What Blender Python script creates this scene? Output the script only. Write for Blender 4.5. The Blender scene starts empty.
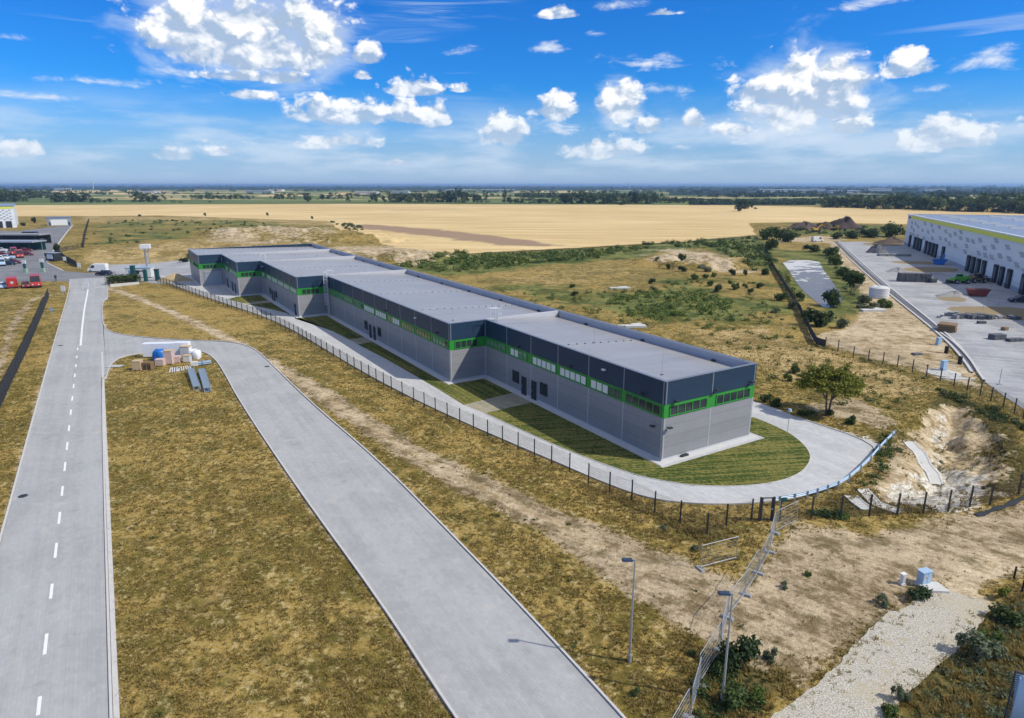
import bpy, math, random
import numpy as np
from mathutils import Vector, Matrix

random.seed(7); rng = np.random.default_rng(11)
S = bpy.context.scene; COL = S.collection; R = math.radians

# ------------------------------------------------------------------ site plan
# survey: positions on the ground were read off the photograph and stored as bearings from the drone (25 m up)
F = 660.0; TH = math.atan(174/F); CH = 25.0
def g(px, py, z=0.0):
    u = (px-512)/F; v = (359-py)/F
    dx, dy, dz = u, math.cos(TH)+v*math.sin(TH), -math.sin(TH)+v*math.cos(TH)
    t = (CH-z)/-dz
    return (dx*t, dy*t)
def G(pts): return [g(*p) for p in pts]
ANG = R(31.4)
UX, UY = -math.sin(ANG), math.cos(ANG)      # along the hall, away from the viewer
VX, VY = math.cos(ANG), math.sin(ANG)       # across the hall, towards the back
C0 = g(661, 462)
def uv(u, v): return (C0[0]+UX*u+VX*v, C0[1]+UY*u+VY*v)
def to_uv(x, y): return ((x-C0[0])*UX+(y-C0[1])*UY, (x-C0[0])*VX+(y-C0[1])*VY)
RZ = math.atan2(UY, UX)                     # local x of the hall = u, local y = -v

def chaikin(p, n=2, closed=True):
    for _ in range(n):
        q = []; m = len(p)
        rngi = range(m) if closed else range(m-1)
        if not closed: q.append(p[0])
        for i in rngi:
            a, b = p[i], p[(i+1) % m]
            q += [(a[0]*.75+b[0]*.25, a[1]*.75+b[1]*.25), (a[0]*.25+b[0]*.75, a[1]*.25+b[1]*.75)]
        if not closed: q.append(p[-1])
        p = q
    return p

# ------------------------------------------------------------------ numpy helpers
def vnoise(x, y, seed=0):
    xi = np.floor(x).astype(np.int64); yi = np.floor(y).astype(np.int64)
    fx = x-xi; fy = y-yi; fx = fx*fx*(3-2*fx); fy = fy*fy*(3-2*fy)
    def h(a, b):
        n = (a*374761393 + b*668265263 + seed*974634777) & 0x7fffffff
        n = ((n ^ (n >> 13))*1274126177) & 0x7fffffff
        return ((n ^ (n >> 16)) & 0xffff)/65535.0
    return (h(xi, yi)*(1-fx)+h(xi+1, yi)*fx)*(1-fy)+(h(xi, yi+1)*(1-fx)+h(xi+1, yi+1)*fx)*fy
def fbm(x, y, o=4, seed=0):
    s = 0; a = .5; t = 0
    for i in range(o):
        s = s+a*vnoise(x*2**i, y*2**i, seed+i); t += a; a *= .5
    return s/t
def sdf(x, y, poly):
    """signed distance, negative inside; points far from the polygon's box get a coarse positive value"""
    p = np.asarray(poly); out = np.full(x.shape, 1e6)
    lo = p.min(0); hi = p.max(0); pad = max(12.0, .15*max(hi-lo))
    sel = (x > lo[0]-pad) & (x < hi[0]+pad) & (y > lo[1]-pad) & (y < hi[1]+pad)
    X = x[sel]; Y = y[sel]
    if X.size == 0: return out
    d = np.full(X.shape, 1e12); ins = np.zeros(X.shape, bool)
    for i in range(len(p)):
        a = p[i]; b = p[(i+1) % len(p)]; e = b-a; L = e@e
        if L < 1e-12: continue
        wx = X-a[0]; wy = Y-a[1]; t = np.clip((wx*e[0]+wy*e[1])/L, 0, 1)
        d = np.minimum(d, (wx-e[0]*t)**2+(wy-e[1]*t)**2)
        c = ((a[1] > Y) != (b[1] > Y))
        if abs(e[1]) > 1e-12: ins ^= c & (X < a[0]+(Y-a[1])/e[1]*e[0])
    d = np.sqrt(d); d[ins] *= -1; out[sel] = d
    return out
def ldist(x, y, line, wid=None):
    """distance to a polyline (minus a width that varies along it)"""
    p = np.asarray(line); out = np.full(x.shape, 1e6); lo = p.min(0)-14; hi = p.max(0)+14
    sel = (x > lo[0]) & (x < hi[0]) & (y > lo[1]) & (y < hi[1]); X = x[sel]; Y = y[sel]
    d = np.full(X.shape, 1e6)
    for i in range(len(p)-1):
        a = p[i]; e = p[i+1]-a; t = np.clip(((X-a[0])*e[0]+(Y-a[1])*e[1])/(e@e), 0, 1)
        w = 0 if wid is None else wid[i]*(1-t)+wid[i+1]*t
        d = np.minimum(d, np.hypot(X-a[0]-e[0]*t, Y-a[1]-e[1]*t)-w)
    out[sel] = d
    return out

# ------------------------------------------------------------------ plan outlines
MAIN_ROAD = [uv(-60, -50.9), uv(60, -50.9), uv(153, -50.3), g(69.5, 279), g(112, 277), g(107.5, 289), g(108, 299), g(102.3, 302), g(102.5, 321.6)] + \
            [g(104.2, 345), g(106, 375), uv(60, -44.4), uv(-60, -44.4)]
BR_TOP = [(102.3, 306), (102.6, 322), (106, 329), (113, 333), (133, 336.8), (184, 340.6), (222, 341.5), (240, 344), (252, 348), (262.5, 356), (308, 401.5), (380, 463), (450, 535), (520, 607), (622, 718), (700, 806)]
BR_LOW = [(520, 806), (455, 718), (383, 605), (300, 492), (239.7, 401.5), (224, 372), (216, 360), (207, 353), (195, 350.5), (160, 351.5), (135, 354), (118, 358), (109, 366), (106, 380)]
BRANCH = G(BR_TOP+BR_LOW)
ISLAND_KERB = [uv(-60, -44.4), uv(60, -44.4)] + G([(106, 380), (109, 366), (118, 358), (135, 354), (160, 351.5), (195, 350.5), (207, 353), (216, 360), (224, 372), (239.7, 401.5), (300, 492), (383, 605), (455, 718), (520, 806)])
RING = G([(150, 277), (163, 281), (186, 290), (224, 303.2), (267, 317.5), (295, 331), (320, 346), (361, 371), (405, 394.5), (449, 415.5), (504, 440), (570, 468), (600, 481), (636, 494.6), (666.6, 501.5), (712, 504.4), (750, 503.4), (788, 499.4), (820, 491.5), (843, 482.5), (865.5, 464), (882, 445.3), (797, 417.3), (780, 410), (766, 405)]) + \
       [uv(40, 22), uv(166, 18), uv(172, 6), uv(170, -22)]
YARD_W = G([(72, 225), (66, 232), (60, 240), (50, 255), (47, 262), (58, 268), (64, 271), (87, 273), (116, 271.5), (112, 280), (69.6, 281), (30, 281.5), (-80, 282.5), (-80, 229), (20, 231), (44, 228)])
SIDE_YARD = G([(104, 265), (150, 263.5), (192, 259), (196, 279), (160, 284), (108, 277)])
YARD_E = G([(837, 241.5), (862, 266), (892, 292), (930, 322), (953, 341), (968, 358), (978, 374), (984, 381), (1004, 396), (1024, 409), (1140, 480), (1400, 440), (1300, 262), (1024, 243), (904, 242.5)])
GRAVEL = G([(938, 588), (975, 597), (991, 606), (986, 619), (972, 634), (946, 657), (914, 690), (880, 730), (860, 790), (700, 790), (768, 718), (800, 697), (828, 672), (853, 648), (872, 622), (905, 604)])
POND = [g(760+a/5.986, 210+b/5.986) for a, b in [(125, 300), (350, 300), (375, 350), (410, 400), (462, 468), (500, 535), (470, 575), (388, 590), (340, 552), (240, 470), (180, 372)]]
LAWN_MAIN = G([(353.5, 343), (383.5, 358), (434, 386.5), (464.7, 404.5), (485, 413.4), (536, 437), (570, 451.5), (603.5, 464.2), (635, 475), (662, 481), (692, 485.5), (717.7, 486.6), (745, 486), (770, 483.5), (789.4, 478.5), (802, 472), (809, 464), (811, 456), (807, 448), (799, 440), (789.4, 433), (776, 426.5), (764, 421.3), (752, 417.5)]) + [uv(1.5, 13.6), uv(30, 13.6), uv(60, -4), uv(88, -4.9)]
LAWN_MAIN = None
pads = dict(road=MAIN_ROAD, branch=BRANCH, ring=RING, yardw=YARD_W, side=SIDE_YARD, yarde=YARD_E, gravel=GRAVEL, pond=POND)

# ------------------------------------------------------------------ terrain
PIT = G([(893, 440), (915, 415), (938, 402), (962, 404), (985, 420), (1000, 440), (1006, 465), (990, 487), (960, 500), (915, 503), (872, 500), (868, 488), (890, 470)])
SANDHILL = g(706, 266); 
def relief(x, y):
    x = np.asarray(x, float); y = np.asarray(y, float)
    d = np.full(x.shape, 1e6)
    for k, p in pads.items(): d = np.minimum(d, sdf(x, y, p))
    z = np.where(d < 1.0, -.05, -.05+.05*np.clip((d-1.0)/1.5, 0, 1))
    m = np.clip((d-1.2)/4, 0, 1)
    r = np.hypot(x, y)
    amp = np.clip(1.2-r/600, .15, 1)
    z = z+m*amp*((fbm(x/9, y/9, 4, 3)-.5)*.5+(fbm(x/1.7, y/1.7, 3, 9)-.5)*.22)
    # excavation by the guard rail
    dp = sdf(x, y, PIT)+(fbm(x/3, y/3, 4, 5)-.5)*3.2
    z = z-2.1*np.clip(-dp/4.2, 0, 1)**.8*m+np.clip(-dp/1.5, 0, 1)*m*((fbm(x/1.1, y/1.1, 4, 15)-.5)*.7+(np.abs(fbm(x/2.6+y/5, y/1.3, 3, 16)-.5))*-.9)
    # heaps of excavated sand on the meadow and along the field edge
    def heap(px, py, rx, ry, h, sd):
        cx, cy = g(px, py)
        q = np.hypot((x-cx)/rx, (y-cy)/ry)+(fbm(x/6, y/6, 4, sd)-.5)*.9
        return h*np.clip(1-q, 0, 1)**.7
    for a in [(706, 267, 13, 9, 4.2, 21), (682, 262, 15, 9, 2.2, 22), (735, 262, 15, 8, 1.6, 23), (660, 263, 12, 7, 1.3, 24),
              (395, 258, 26, 9, 2.4, 31), (360, 256, 22, 8, 2.0, 32), (430, 259, 20, 8, 1.8, 33), (300, 236, 50, 16, 4.0, 34), (250, 234, 45, 14, 3.0, 35), (340, 241, 36, 13, 3.5, 36),
              (170, 254, 45, 9, 2.0, 37), (110, 256, 40, 9, 1.6, 38), (200, 246, 26, 9, 2.2, 39)]:
        z = z+heap(*a)*m
    return z

def zones(x, y, quick=False):
    """ground cover weights 0..1 for points"""
    W = {}
    w1 = (fbm(x/2.2, y/2.2, 4, 41)-.5)*2; w2 = (fbm(x/14, y/14, 4, 51)-.5)*2
    r = np.hypot(x, y)
    def zone(poly, soft, warp=1.0, k=None):
        d = sdf(x, y, poly)+w1*soft*.6*warp+w2*soft*1.2*warp
        return np.clip(.5-d/(2*soft), 0, 1)
    def put(k, w): W[k] = np.maximum(W.get(k, 0), w)
    # beaten dirt track running beside the branch road
    track = G([(110, 288), (135, 297), (160, 307), (200, 325), (240, 345), (290, 374), (340, 406), (400, 444), (470, 484), (540, 517), (600, 545), (650, 572), (700, 600), (770, 640)])
    tw = [.4, .5, .6, .65, .7, .75, .8, .9, 1.0, 1.3, 1.8, 2.4, 2.8, 2.0]
    d = ldist(x, y, track, tw)+w1*.6+w2*.5
    put('dirt', np.clip(.74-d/2.4, 0, 1))
    put('sand', np.clip(.66-(ldist(x, y, track[:11], [.55, .6, .6, .6, .6, .5, .45, .4, .45, .5, .6])+w1*.45)/1.2, 0, 1)*.85)
    put('dirt', zone(G([(795, 527), (880, 535), (950, 520), (1030, 508), (1080, 520), (1060, 555), (1000, 578), (940, 585), (890, 602), (860, 640), (800, 676), (765, 668), (735, 655), (690, 625), (700, 585), (750, 590), (778, 560)]), 1.6, 1.2))
    put('dirt', zone(G([(600, 545), (700, 575), (735, 610), (715, 650), (660, 625), (610, 580)]), 1.8)*.8)
    put('dirt', zone(G([(785, 405), (830, 418), (880, 432), (905, 425), (880, 405), (850, 395)]), 1.5)*.7)
    put('dirt', ldist(x, y, G([(0, 380), (12, 340), (28, 300), (40, 293)])) .clip(0, 9)*0+np.clip(.6-ldist(x, y, G([(-30, 420), (0, 365), (14, 325), (28, 303), (42, 296), (62, 293)]), [.5]*6)/2+w1*.4, 0, 1)*.8)
    for pl_ in (BRANCH, MAIN_ROAD): put('dirt', np.clip(.62-(sdf(x, y, pl_)-.25)/.9+w1*.35, 0, 1)*.75)
    # pale sand
    put('sand', zone(PIT, 1.5, 1.5)*(.62+.5*(fbm(x/2.5, y/2.5, 3, 77) > .46)))
    put('chalk', zone(G([(925, 418), (945, 408), (958, 425), (962, 455), (985, 470), (975, 492), (940, 503), (895, 503), (905, 485), (935, 478), (925, 455)]), 1.6, 2.0)*(.42+.8*fbm(x/1.8, y/1.8, 4, 78)))
    put('chalk', zone(G([(800, 425), (850, 438), (885, 450), (875, 440), (840, 428)]), 1.2, 2.0)*.75)
    put('sand', zone(G([(800, 336), (846, 327), (862, 305), (880, 295), (905, 300), (950, 345), (975, 372), (990, 395), (960, 384), (912, 369), (868, 359), (822, 345)]), 2.0)*.95)
    put('sand', zone(G([(838, 243), (850, 258), (885, 290), (915, 318), (905, 322), (862, 296), (846, 272), (828, 240)]), 1.5, .6)*.8)
    put('sand', zone(G([(650, 250), (680, 248), (720, 252), (742, 262), (745, 272), (715, 274), (690, 268), (655, 264)]), 6.0, 1.6)*(.35+.6*fbm(x/8, y/8, 4, 29)))
    put('sand', zone(G([(332, 246), (380, 245), (430, 250), (455, 257), (420, 264), (370, 262), (335, 257)]), 7.0, 1.5)*(.35+.6*fbm(x/8, y/8, 4, 39)))
    put('sand', zone(G([(195, 235), (235, 228), (330, 228), (350, 236), (330, 246), (240, 245), (190, 250)]), 9.0, 1.6)*(.10+.75*fbm(x/11, y/11, 4, 19)))
    put('sand', np.clip(.85-ldist(x, y, G([(985, 603), (958, 592), (975, 572), (1005, 560), (1060, 540)]), [.3, .4, .45, .5, .5])/1.0+w1*.25, 0, 1))
    put('sand', zone(G([(780, 237), (840, 236), (838, 243), (770, 242)]), 4.0)*.7)
    # dry straw grass
    put('straw', zone(G([(85, 262), (100, 250), (190, 243), (260, 246), (190, 262), (110, 268)]), 6.0)*.95)
    put('straw', zone(G([(680, 330), (760, 325), (820, 345), (900, 375), (960, 395), (900, 400), (850, 392), (770, 380), (752, 360), (700, 345)]), 4.0)*.9)
    put('straw', zone(G([(560, 268), (640, 262), (660, 275), (560, 290), (470, 280)]), 9.0, 1.5)*.42)
    put('lush', zone(G([(470, 285), (560, 292), (640, 285), (700, 280), (760, 282), (775, 318), (700, 335), (620, 322)]), 9.0, 2)*(.36+.5*fbm(x/9, y/9, 4, 49)))
    put('straw', zone(G([(85, 216), (340, 219), (350, 226), (85, 222)]), 6.0)*.8)
    # lush weeds
    put('lush', zone(G([(395, 262), (470, 255), (560, 250), (640, 246), (660, 240), (758, 236), (775, 250), (770, 270), (745, 262), (700, 248), (650, 256), (600, 262), (540, 266), (450, 277), (400, 270)]), 5.0)*.95)
    put('lush', zone(G([(590, 305), (640, 292), (700, 298), (750, 300), (760, 315), (690, 325), (610, 318)]), 7.0, 1.5)*.7)
    put('lush', zone(G([(88, 246), (90, 224), (130, 219), (240, 220), (330, 226), (240, 233), (180, 240), (120, 244)]), 9.0, 2)*(.22+.55*fbm(x/13, y/13, 4, 59)))
    put('lush', zone(G([(828, 250), (850, 262), (870, 285), (895, 305), (880, 315), (830, 330), (812, 325), (800, 300), (780, 270), (768, 250)]), 3.0, 1.6)*.62)
    put('lush', zone(G([(795, 222), (905, 226), (903, 238), (840, 236), (770, 236)]), 7.0, 1.6)*.6)
    # darker rank growth along fences, the pit rim and beside the gravel lane
    put('rank', zone(G([(880, 430), (905, 445), (875, 485), (845, 497), (815, 505), (860, 515), (940, 508), (1010, 492), (1040, 470), (1020, 425), (985, 402), (940, 388), (920, 400), (915, 418), (895, 430)]), 1.4)*.7)
    put('rank', zone(G([(990, 608), (1040, 590), (1100, 640), (1060, 800), (870, 800), (885, 728), (950, 660)]), 1.3)*.85)
    put('rank', zone(G([(690, 640), (770, 648), (800, 672), (820, 668), (770, 712), (740, 740), (690, 740), (680, 690)]), 1.5)*.75)
    put('rank', np.clip(.55-ldist(x, y, G([(590, 492), (640, 508), (700, 540), (740, 530)]), [.6, .8, 1.2, .5])/2.5+w1*.5, 0, 1)*.6)
    put('rank', np.clip(.5-ldist(x, y, G([(830, 700), (860, 655), (880, 625), (912, 598)]), [.4, .6, .8, .8])/1.2+w1*.5, 0, 1)*.8)
    put('rank', np.clip(.5-ldist(x, y, G([(395, 264), (470, 254), (560, 249.5), (680, 242.5), (757, 236)]), [1.5, 2, 2, 2, 2])/2.0, 0, 1)*.9)
    # farmland
    wheat = G([(-400, 205.5), (0, 205.3), (340, 203.7), (640, 204.8), (720, 205), (819, 207), (1030, 213.2), (1500, 224), (1400, 232), (905, 224), (794, 222.2), (748, 223), (756, 234.5), (680, 241.5), (560, 248.5), (470, 253), (440, 252), (395, 247), (340, 230), (330, 221), (160, 215.5), (0, 216.5), (-400, 220)])
    put('wheat', zone(wheat, 2.0, .8))
    put('cloud_shade', zone(G([(349, 226), (365, 224.6), (385, 225.5), (440, 230), (500, 236), (526, 239.5), (565, 245.5), (545, 247), (500, 245), (440, 238), (406, 233), (365, 229)]), 5.0)*.85)  # cloud shadow lying on the field, painted into the ground colour
    put('cloud_shade', zone(G([(375, 209.5), (440, 208.3), (480, 209), (440, 211), (390, 211.5)]), 12)*.35)
    far = np.clip((r-600)/300, 0, 1)
    yy = 185+682*25/np.maximum(np.where(y > 1, y, 1e5), 1)     # survey row of a far strip
    xx = 512+x/np.maximum(y, 1)*F*1.035
    w3 = (fbm(x/260, y/260, 4, 61)-.5)*2; strips = fbm(xx/70+3, yy*1.9, 3, 71)
    left = np.clip((690-xx)/20, 0, 1)
    bey = (yy < 205.2) & (y > 1)
    put('field', np.where(bey, np.clip(1.2*left+.75*(1-left), 0, 1), 0)*np.clip((205.0-yy)*3, 0, 1))
    put('wheat', np.where(bey & (yy < 199.5) & (yy > 189), np.clip((strips-.56)*14, 0, 1)*np.clip((199.5-yy)*2, 0, 1)*.85, 0))
    put('forest', np.where(bey, np.clip((190.2-yy+w3*1.6)*1.2, 0, 1), 0))
    put('forest', np.where(bey & (yy < 197) & (xx > 670), np.clip(((197-yy)*.6)*np.clip(fbm(xx/60, yy*1.3, 3, 81)*3-.9, 0, 1), 0, 1), 0))
    put('forest', np.where(bey & (xx > 690) & (yy > 200.5) & (yy < 204.6) & (xx < 818), .8, 0))
    return W

def build_ground():
    rr = [0.0, 4, 8, 12, 15, 18]; r = 20.0
    while r < 33000:
        rr.append(r); r *= 1.0052 if r < 330 else (1.0085 if r < 1500 else 1.014)
    rr.append(33000.0); rr = np.array(rr)
    fine = np.linspace(-47, 47, 760); coarse = np.concatenate([np.linspace(-180, -47, 54)[:-1], fine, np.linspace(47, 180, 54)[1:-1]])
    a = np.radians(coarse); n = len(a); k = len(rr)
    X = rr[:, None]*np.sin(a)[None]; Y = rr[:, None]*np.cos(a)[None]
    x = X.ravel(); y = Y.ravel()
    z = relief(x, y)
    me = bpy.data.meshes.new('ground')
    me.vertices.add(x.size)
    me.vertices.foreach_set('co', np.stack([x, y, z], 1).astype(np.float32).ravel())
    i = np.arange(k-1)[:, None]*n; j = np.arange(n)[None]; j2 = (j+1) % n
    q = np.stack([i+j, i+n+j, i+n+j2, i+j2], -1).reshape(-1, 4)[:, ::-1]
    me.loops.add(q.size); me.polygons.add(len(q))
    me.loops.foreach_set('vertex_index', q.astype(np.int32).ravel())
    me.polygons.foreach_set('loop_start', np.arange(0, q.size, 4, dtype=np.int32))
    me.polygons.foreach_set('use_smooth', np.ones(len(q), bool))
    me.update(); me.validate()
    W = zones(x, y)
    names = [('za', 'dirt', 'sand', 'straw', 'lush'), ('zb', 'wheat', 'cloud_shade', 'field', 'rank'), ('zc', 'forest', 'chalk', None, None)]
    for nm, *ch in names:
        at = me.attributes.new(nm, 'FLOAT_COLOR', 'POINT')
        buf = np.zeros((x.size, 4), np.float32)
        for c, key in enumerate(ch):
            if key is not None and key in W: buf[:, c] = W[key]
        at.data.foreach_set('color', buf.ravel())
    o = bpy.data.objects.new('ground', me); COL.objects.link(o); o['kind'] = 'structure'
    return o

# ------------------------------------------------------------------ object helpers
def tag(o, label=None, cat=None, group=None, kind=None):
    if label: o['label'] = label
    if cat: o['category'] = cat
    if group: o['group'] = group
    if kind: o['kind'] = kind
    return o
def thing(name, label, cat, loc=(0, 0, 0), rz=0, group=None):
    o = bpy.data.objects.new(name, None); COL.objects.link(o)
    o.empty_display_size = .3; o.location = loc; o.rotation_euler = (0, 0, rz)
    return tag(o, label, cat, group)
def clone(o, parent=None):
    c = o.copy(); COL.objects.link(c); c.parent = parent
    for ch in list(o.children): clone(ch, c)
    return c
class MB:
    def __init__(s): s.v = []; s.f = []; s.m = []; s.sm = []
    def add(s, vs, fs, mi=0, smooth=False):
        b = len(s.v); s.v += [tuple(p) for p in vs]
        for f in fs: s.f.append(tuple(b+i for i in f)); s.m.append(mi); s.sm.append(smooth)
    def box(s, x0, x1, y0, y1, z0, z1, mi=0, top=None):
        """top=(dx,dy): inset of the top face"""
        dx, dy = top or (0, 0)
        s.add([(x0, y0, z0), (x1, y0, z0), (x1, y1, z0), (x0, y1, z0), (x0+dx, y0+dy, z1), (x1-dx, y0+dy, z1), (x1-dx, y1-dy, z1), (x0+dx, y1-dy, z1)],
              [(3, 2, 1, 0), (4, 5, 6, 7), (0, 1, 5, 4), (1, 2, 6, 5), (2, 3, 7, 6), (3, 0, 4, 7)], mi)
    def rbox(s, cx, cy, z0, lx, ly, h, rz=0, mi=0, tilt=0):
        c, n = math.cos(rz), math.sin(rz); P = []
        for zz in (0, h):
            for a, b in ((-1, -1), (1, -1), (1, 1), (-1, 1)):
                X, Y, Z = a*lx/2, b*ly/2, zz+tilt*a*lx/2
                P.append((cx+X*c-Y*n, cy+X*n+Y*c, z0+Z))
        s.add(P, [(3, 2, 1, 0), (4, 5, 6, 7), (0, 1, 5, 4), (1, 2, 6, 5), (2, 3, 7, 6), (3, 0, 4, 7)], mi)
    def tube(s, a, b, r0, r1=None, n=8, mi=0, caps=True, smooth=True):
        a = Vector(a); b = Vector(b); r1 = r0 if r1 is None else r1
        d = (b-a).normalized(); t = d.orthogonal().normalized(); w = d.cross(t)
        P = []
        for c, r in ((a, r0), (b, r1)):
            for i in range(n):
                an = 2*math.pi*i/n; P.append(c+(t*math.cos(an)+w*math.sin(an))*r)
        s.add(P, [(i, (i+1) % n, n+(i+1) % n, n+i) for i in range(n)], mi, smooth)
        if caps: s.add(P[:n], [tuple(range(n-1, -1, -1))], mi); s.add(P[n:], [tuple(range(n))], mi)
    def prism(s, pts, z0, z1, mi=0, bottom=True):
        n = len(pts); A = sum(pts[i][0]*pts[(i+1) % n][1]-pts[(i+1) % n][0]*pts[i][1] for i in range(n))
        if A < 0: pts = pts[::-1]
        P = [(x, y, z0) for x, y in pts]+[(x, y, z1) for x, y in pts]
        fs = [(i, (i+1) % n, n+(i+1) % n, n+i) for i in range(n)]+[tuple(range(n, 2*n))]
        if bottom: fs.append(tuple(range(n-1, -1, -1)))
        s.add(P, fs, mi)
    def profile(s, pts, y0, y1, mi=0, inset=None):
        """side profile (x,z) extruded across y; inset maps point index -> how far that point moves in"""
        n = len(pts); ins = inset or {}
        A = sum(pts[i][0]*pts[(i+1) % n][1]-pts[(i+1) % n][0]*pts[i][1] for i in range(n))
        P = [(x, y0+ins.get(i, 0), z) for i, (x, z) in enumerate(pts)]+[(x, y1-ins.get(i, 0), z) for i, (x, z) in enumerate(pts)]
        fs = [(i, n+i, n+(i+1) % n, (i+1) % n) for i in range(n)]+[tuple(range(n)), tuple(range(2*n-1, n-1, -1))]
        if A < 0: fs = [f[::-1] for f in fs]
        s.add(P, fs, mi)
    def bar(s, a, b, w, h=None, mi=0):
        s.tube(a, b, w*.7071, None, 4, mi, True, False)
    def build(s, name, mats, parent=None, bevel=0):
        me = bpy.data.meshes.new(name); me.from_pydata(s.v, [], s.f)
        for m in (mats if isinstance(mats, (list, tuple)) else [mats]): me.materials.append(m)
        me.polygons.foreach_set('material_index', s.m); me.polygons.foreach_set('use_smooth', s.sm)
        me.update()
        o = bpy.data.objects.new(name, me); COL.objects.link(o); o.parent = parent
        if bevel:
            b = o.modifiers.new('bevel', 'BEVEL'); b.width = bevel; b.segments = 2; b.limit_method = 'ANGLE'; b.angle_limit = R(40)
        return o
def gz(x, y): return float(relief(np.array([x]), np.array([y]))[0])

# ------------------------------------------------------------------ materials
class NT:
    def __init__(s, nt): s.t = nt
    def n(s, typ, **kw):
        o = s.t.nodes.new(typ)
        for k, v in kw.items(): setattr(o, k, v)
        return o
    def put(s, sock, v):
        if isinstance(v, bpy.types.NodeSocket): s.t.links.new(v, sock)
        elif isinstance(v, (tuple, list)) and len(v) == 3 and sock.type == 'RGBA': sock.default_value = (*v, 1)
        else: sock.default_value = v
    def m(s, op, a, b=0.0, c=0.0, clamp=False):
        o = s.n('ShaderNodeMath', operation=op, use_clamp=clamp)
        s.put(o.inputs[0], a); s.put(o.inputs[1], b); s.put(o.inputs[2], c)
        return o.outputs[0]
    def mix(s, f, a, b, mode='MIX'):
        o = s.n('ShaderNodeMix', data_type='RGBA', blend_type=mode)
        s.put(o.inputs[0], f); s.put(o.inputs[6], a); s.put(o.inputs[7], b)
        return o.outputs[2]
    def step(s, v, a, b, lo=0.0, hi=1.0):
        o = s.n('ShaderNodeMapRange', interpolation_type='SMOOTHSTEP')
        s.put(o.inputs[0], v); s.put(o.inputs[1], a); s.put(o.inputs[2], b); s.put(o.inputs[3], lo); s.put(o.inputs[4], hi)
        return o.outputs[0]
    def noise(s, vec, scale, detail=4, rough=.55, dist=0.0, dim='3D'):
        o = s.n('ShaderNodeTexNoise', noise_dimensions=dim)
        if vec is not None: s.put(o.inputs['Vector'], vec)
        o.inputs['Scale'].default_value = scale; o.inputs['Detail'].default_value = detail
        o.inputs['Roughness'].default_value = rough; o.inputs['Distortion'].default_value = dist
        return o.outputs[0]
    def scale(s, vec, v3, rot=(0, 0, 0)):
        if any(rot):
            o = s.n('ShaderNodeMapping'); s.put(o.inputs[0], vec); o.inputs[2].default_value = rot; vec = o.outputs[0]
        o = s.n('ShaderNodeMapping'); s.put(o.inputs[0], vec); o.inputs[3].default_value = v3
        return o.outputs[0]
    def bump(s, h, strength=.3, dist=.05):
        o = s.n('ShaderNodeBump'); o.inputs['Strength'].default_value = strength; o.inputs['Distance'].default_value = dist
        s.put(o.inputs['Height'], h); return o.outputs[0]
def new_mat(name):
    m = bpy.data.materials.new(name); m.use_nodes = True
    return m, NT(m.node_tree), m.node_tree.nodes['Principled BSDF']
def pos(N): return N.n('ShaderNodeNewGeometry').outputs['Position']
def obj(N): return N.n('ShaderNodeTexCoord').outputs['Object']
def plain(name, col, rough=.6, metal=0.0, var=.15, scale=3.0, spec=.5, bump=0.0):
    """a surface with a little wear: broad and fine variation of its own colour"""
    m, N, b = new_mat(name); p = obj(N)
    a = N.noise(p, scale, 5, .6); c = N.noise(p, scale*9, 3, .6)
    f = N.m('MULTIPLY_ADD', N.m('ADD', a, c), var*1.6, 1-var*1.6)
    cc = N.n('ShaderNodeCombineColor'); 
    for i in range(3): N.put(cc.inputs[i], N.m('MULTIPLY', f, col[i]))
    N.put(b.inputs['Base Color'], cc.outputs[0]); b.inputs['Metallic'].default_value = metal
    N.put(b.inputs['Roughness'], N.m('MULTIPLY_ADD', a, .2, rough-.1)); b.inputs['Specular IOR Level'].default_value = spec
    if bump: N.put(b.inputs['Normal'], N.bump(c, bump, .02))
    return m
def leaf_mat(name, dark, light, trans=.25):
    m, N, b = new_mat(name)
    rnd = N.n('ShaderNodeObjectInfo').outputs['Random']; p = obj(N)
    f = N.m('ADD', N.m('MULTIPLY', N.noise(p, 1.3, 3, .6), .8), N.m('MULTIPLY', N.m('SUBTRACT', N.noise(p, 9, 2, .6), .5), .9))
    f = N.m('ADD', f, N.m('MULTIPLY', N.m('SUBTRACT', rnd, .5), .4))
    c = N.mix(N.step(f, .15, .85), dark, light)
    N.put(b.inputs['Base Color'], c); b.inputs['Roughness'].default_value = .65; b.inputs['Specular IOR Level'].default_value = .25
    t = N.n('ShaderNodeBsdfTranslucent'); N.put(t.inputs[0], c)
    mx = N.n('ShaderNodeMixShader'); mx.inputs[0].default_value = trans
    out = m.node_tree.nodes['Material Output']
    N.t.links.new(b.outputs[0], mx.inputs[1]); N.t.links.new(t.outputs[0], mx.inputs[2]); N.t.links.new(mx.outputs[0], out.inputs[0])
    return m
M = {}
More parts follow.
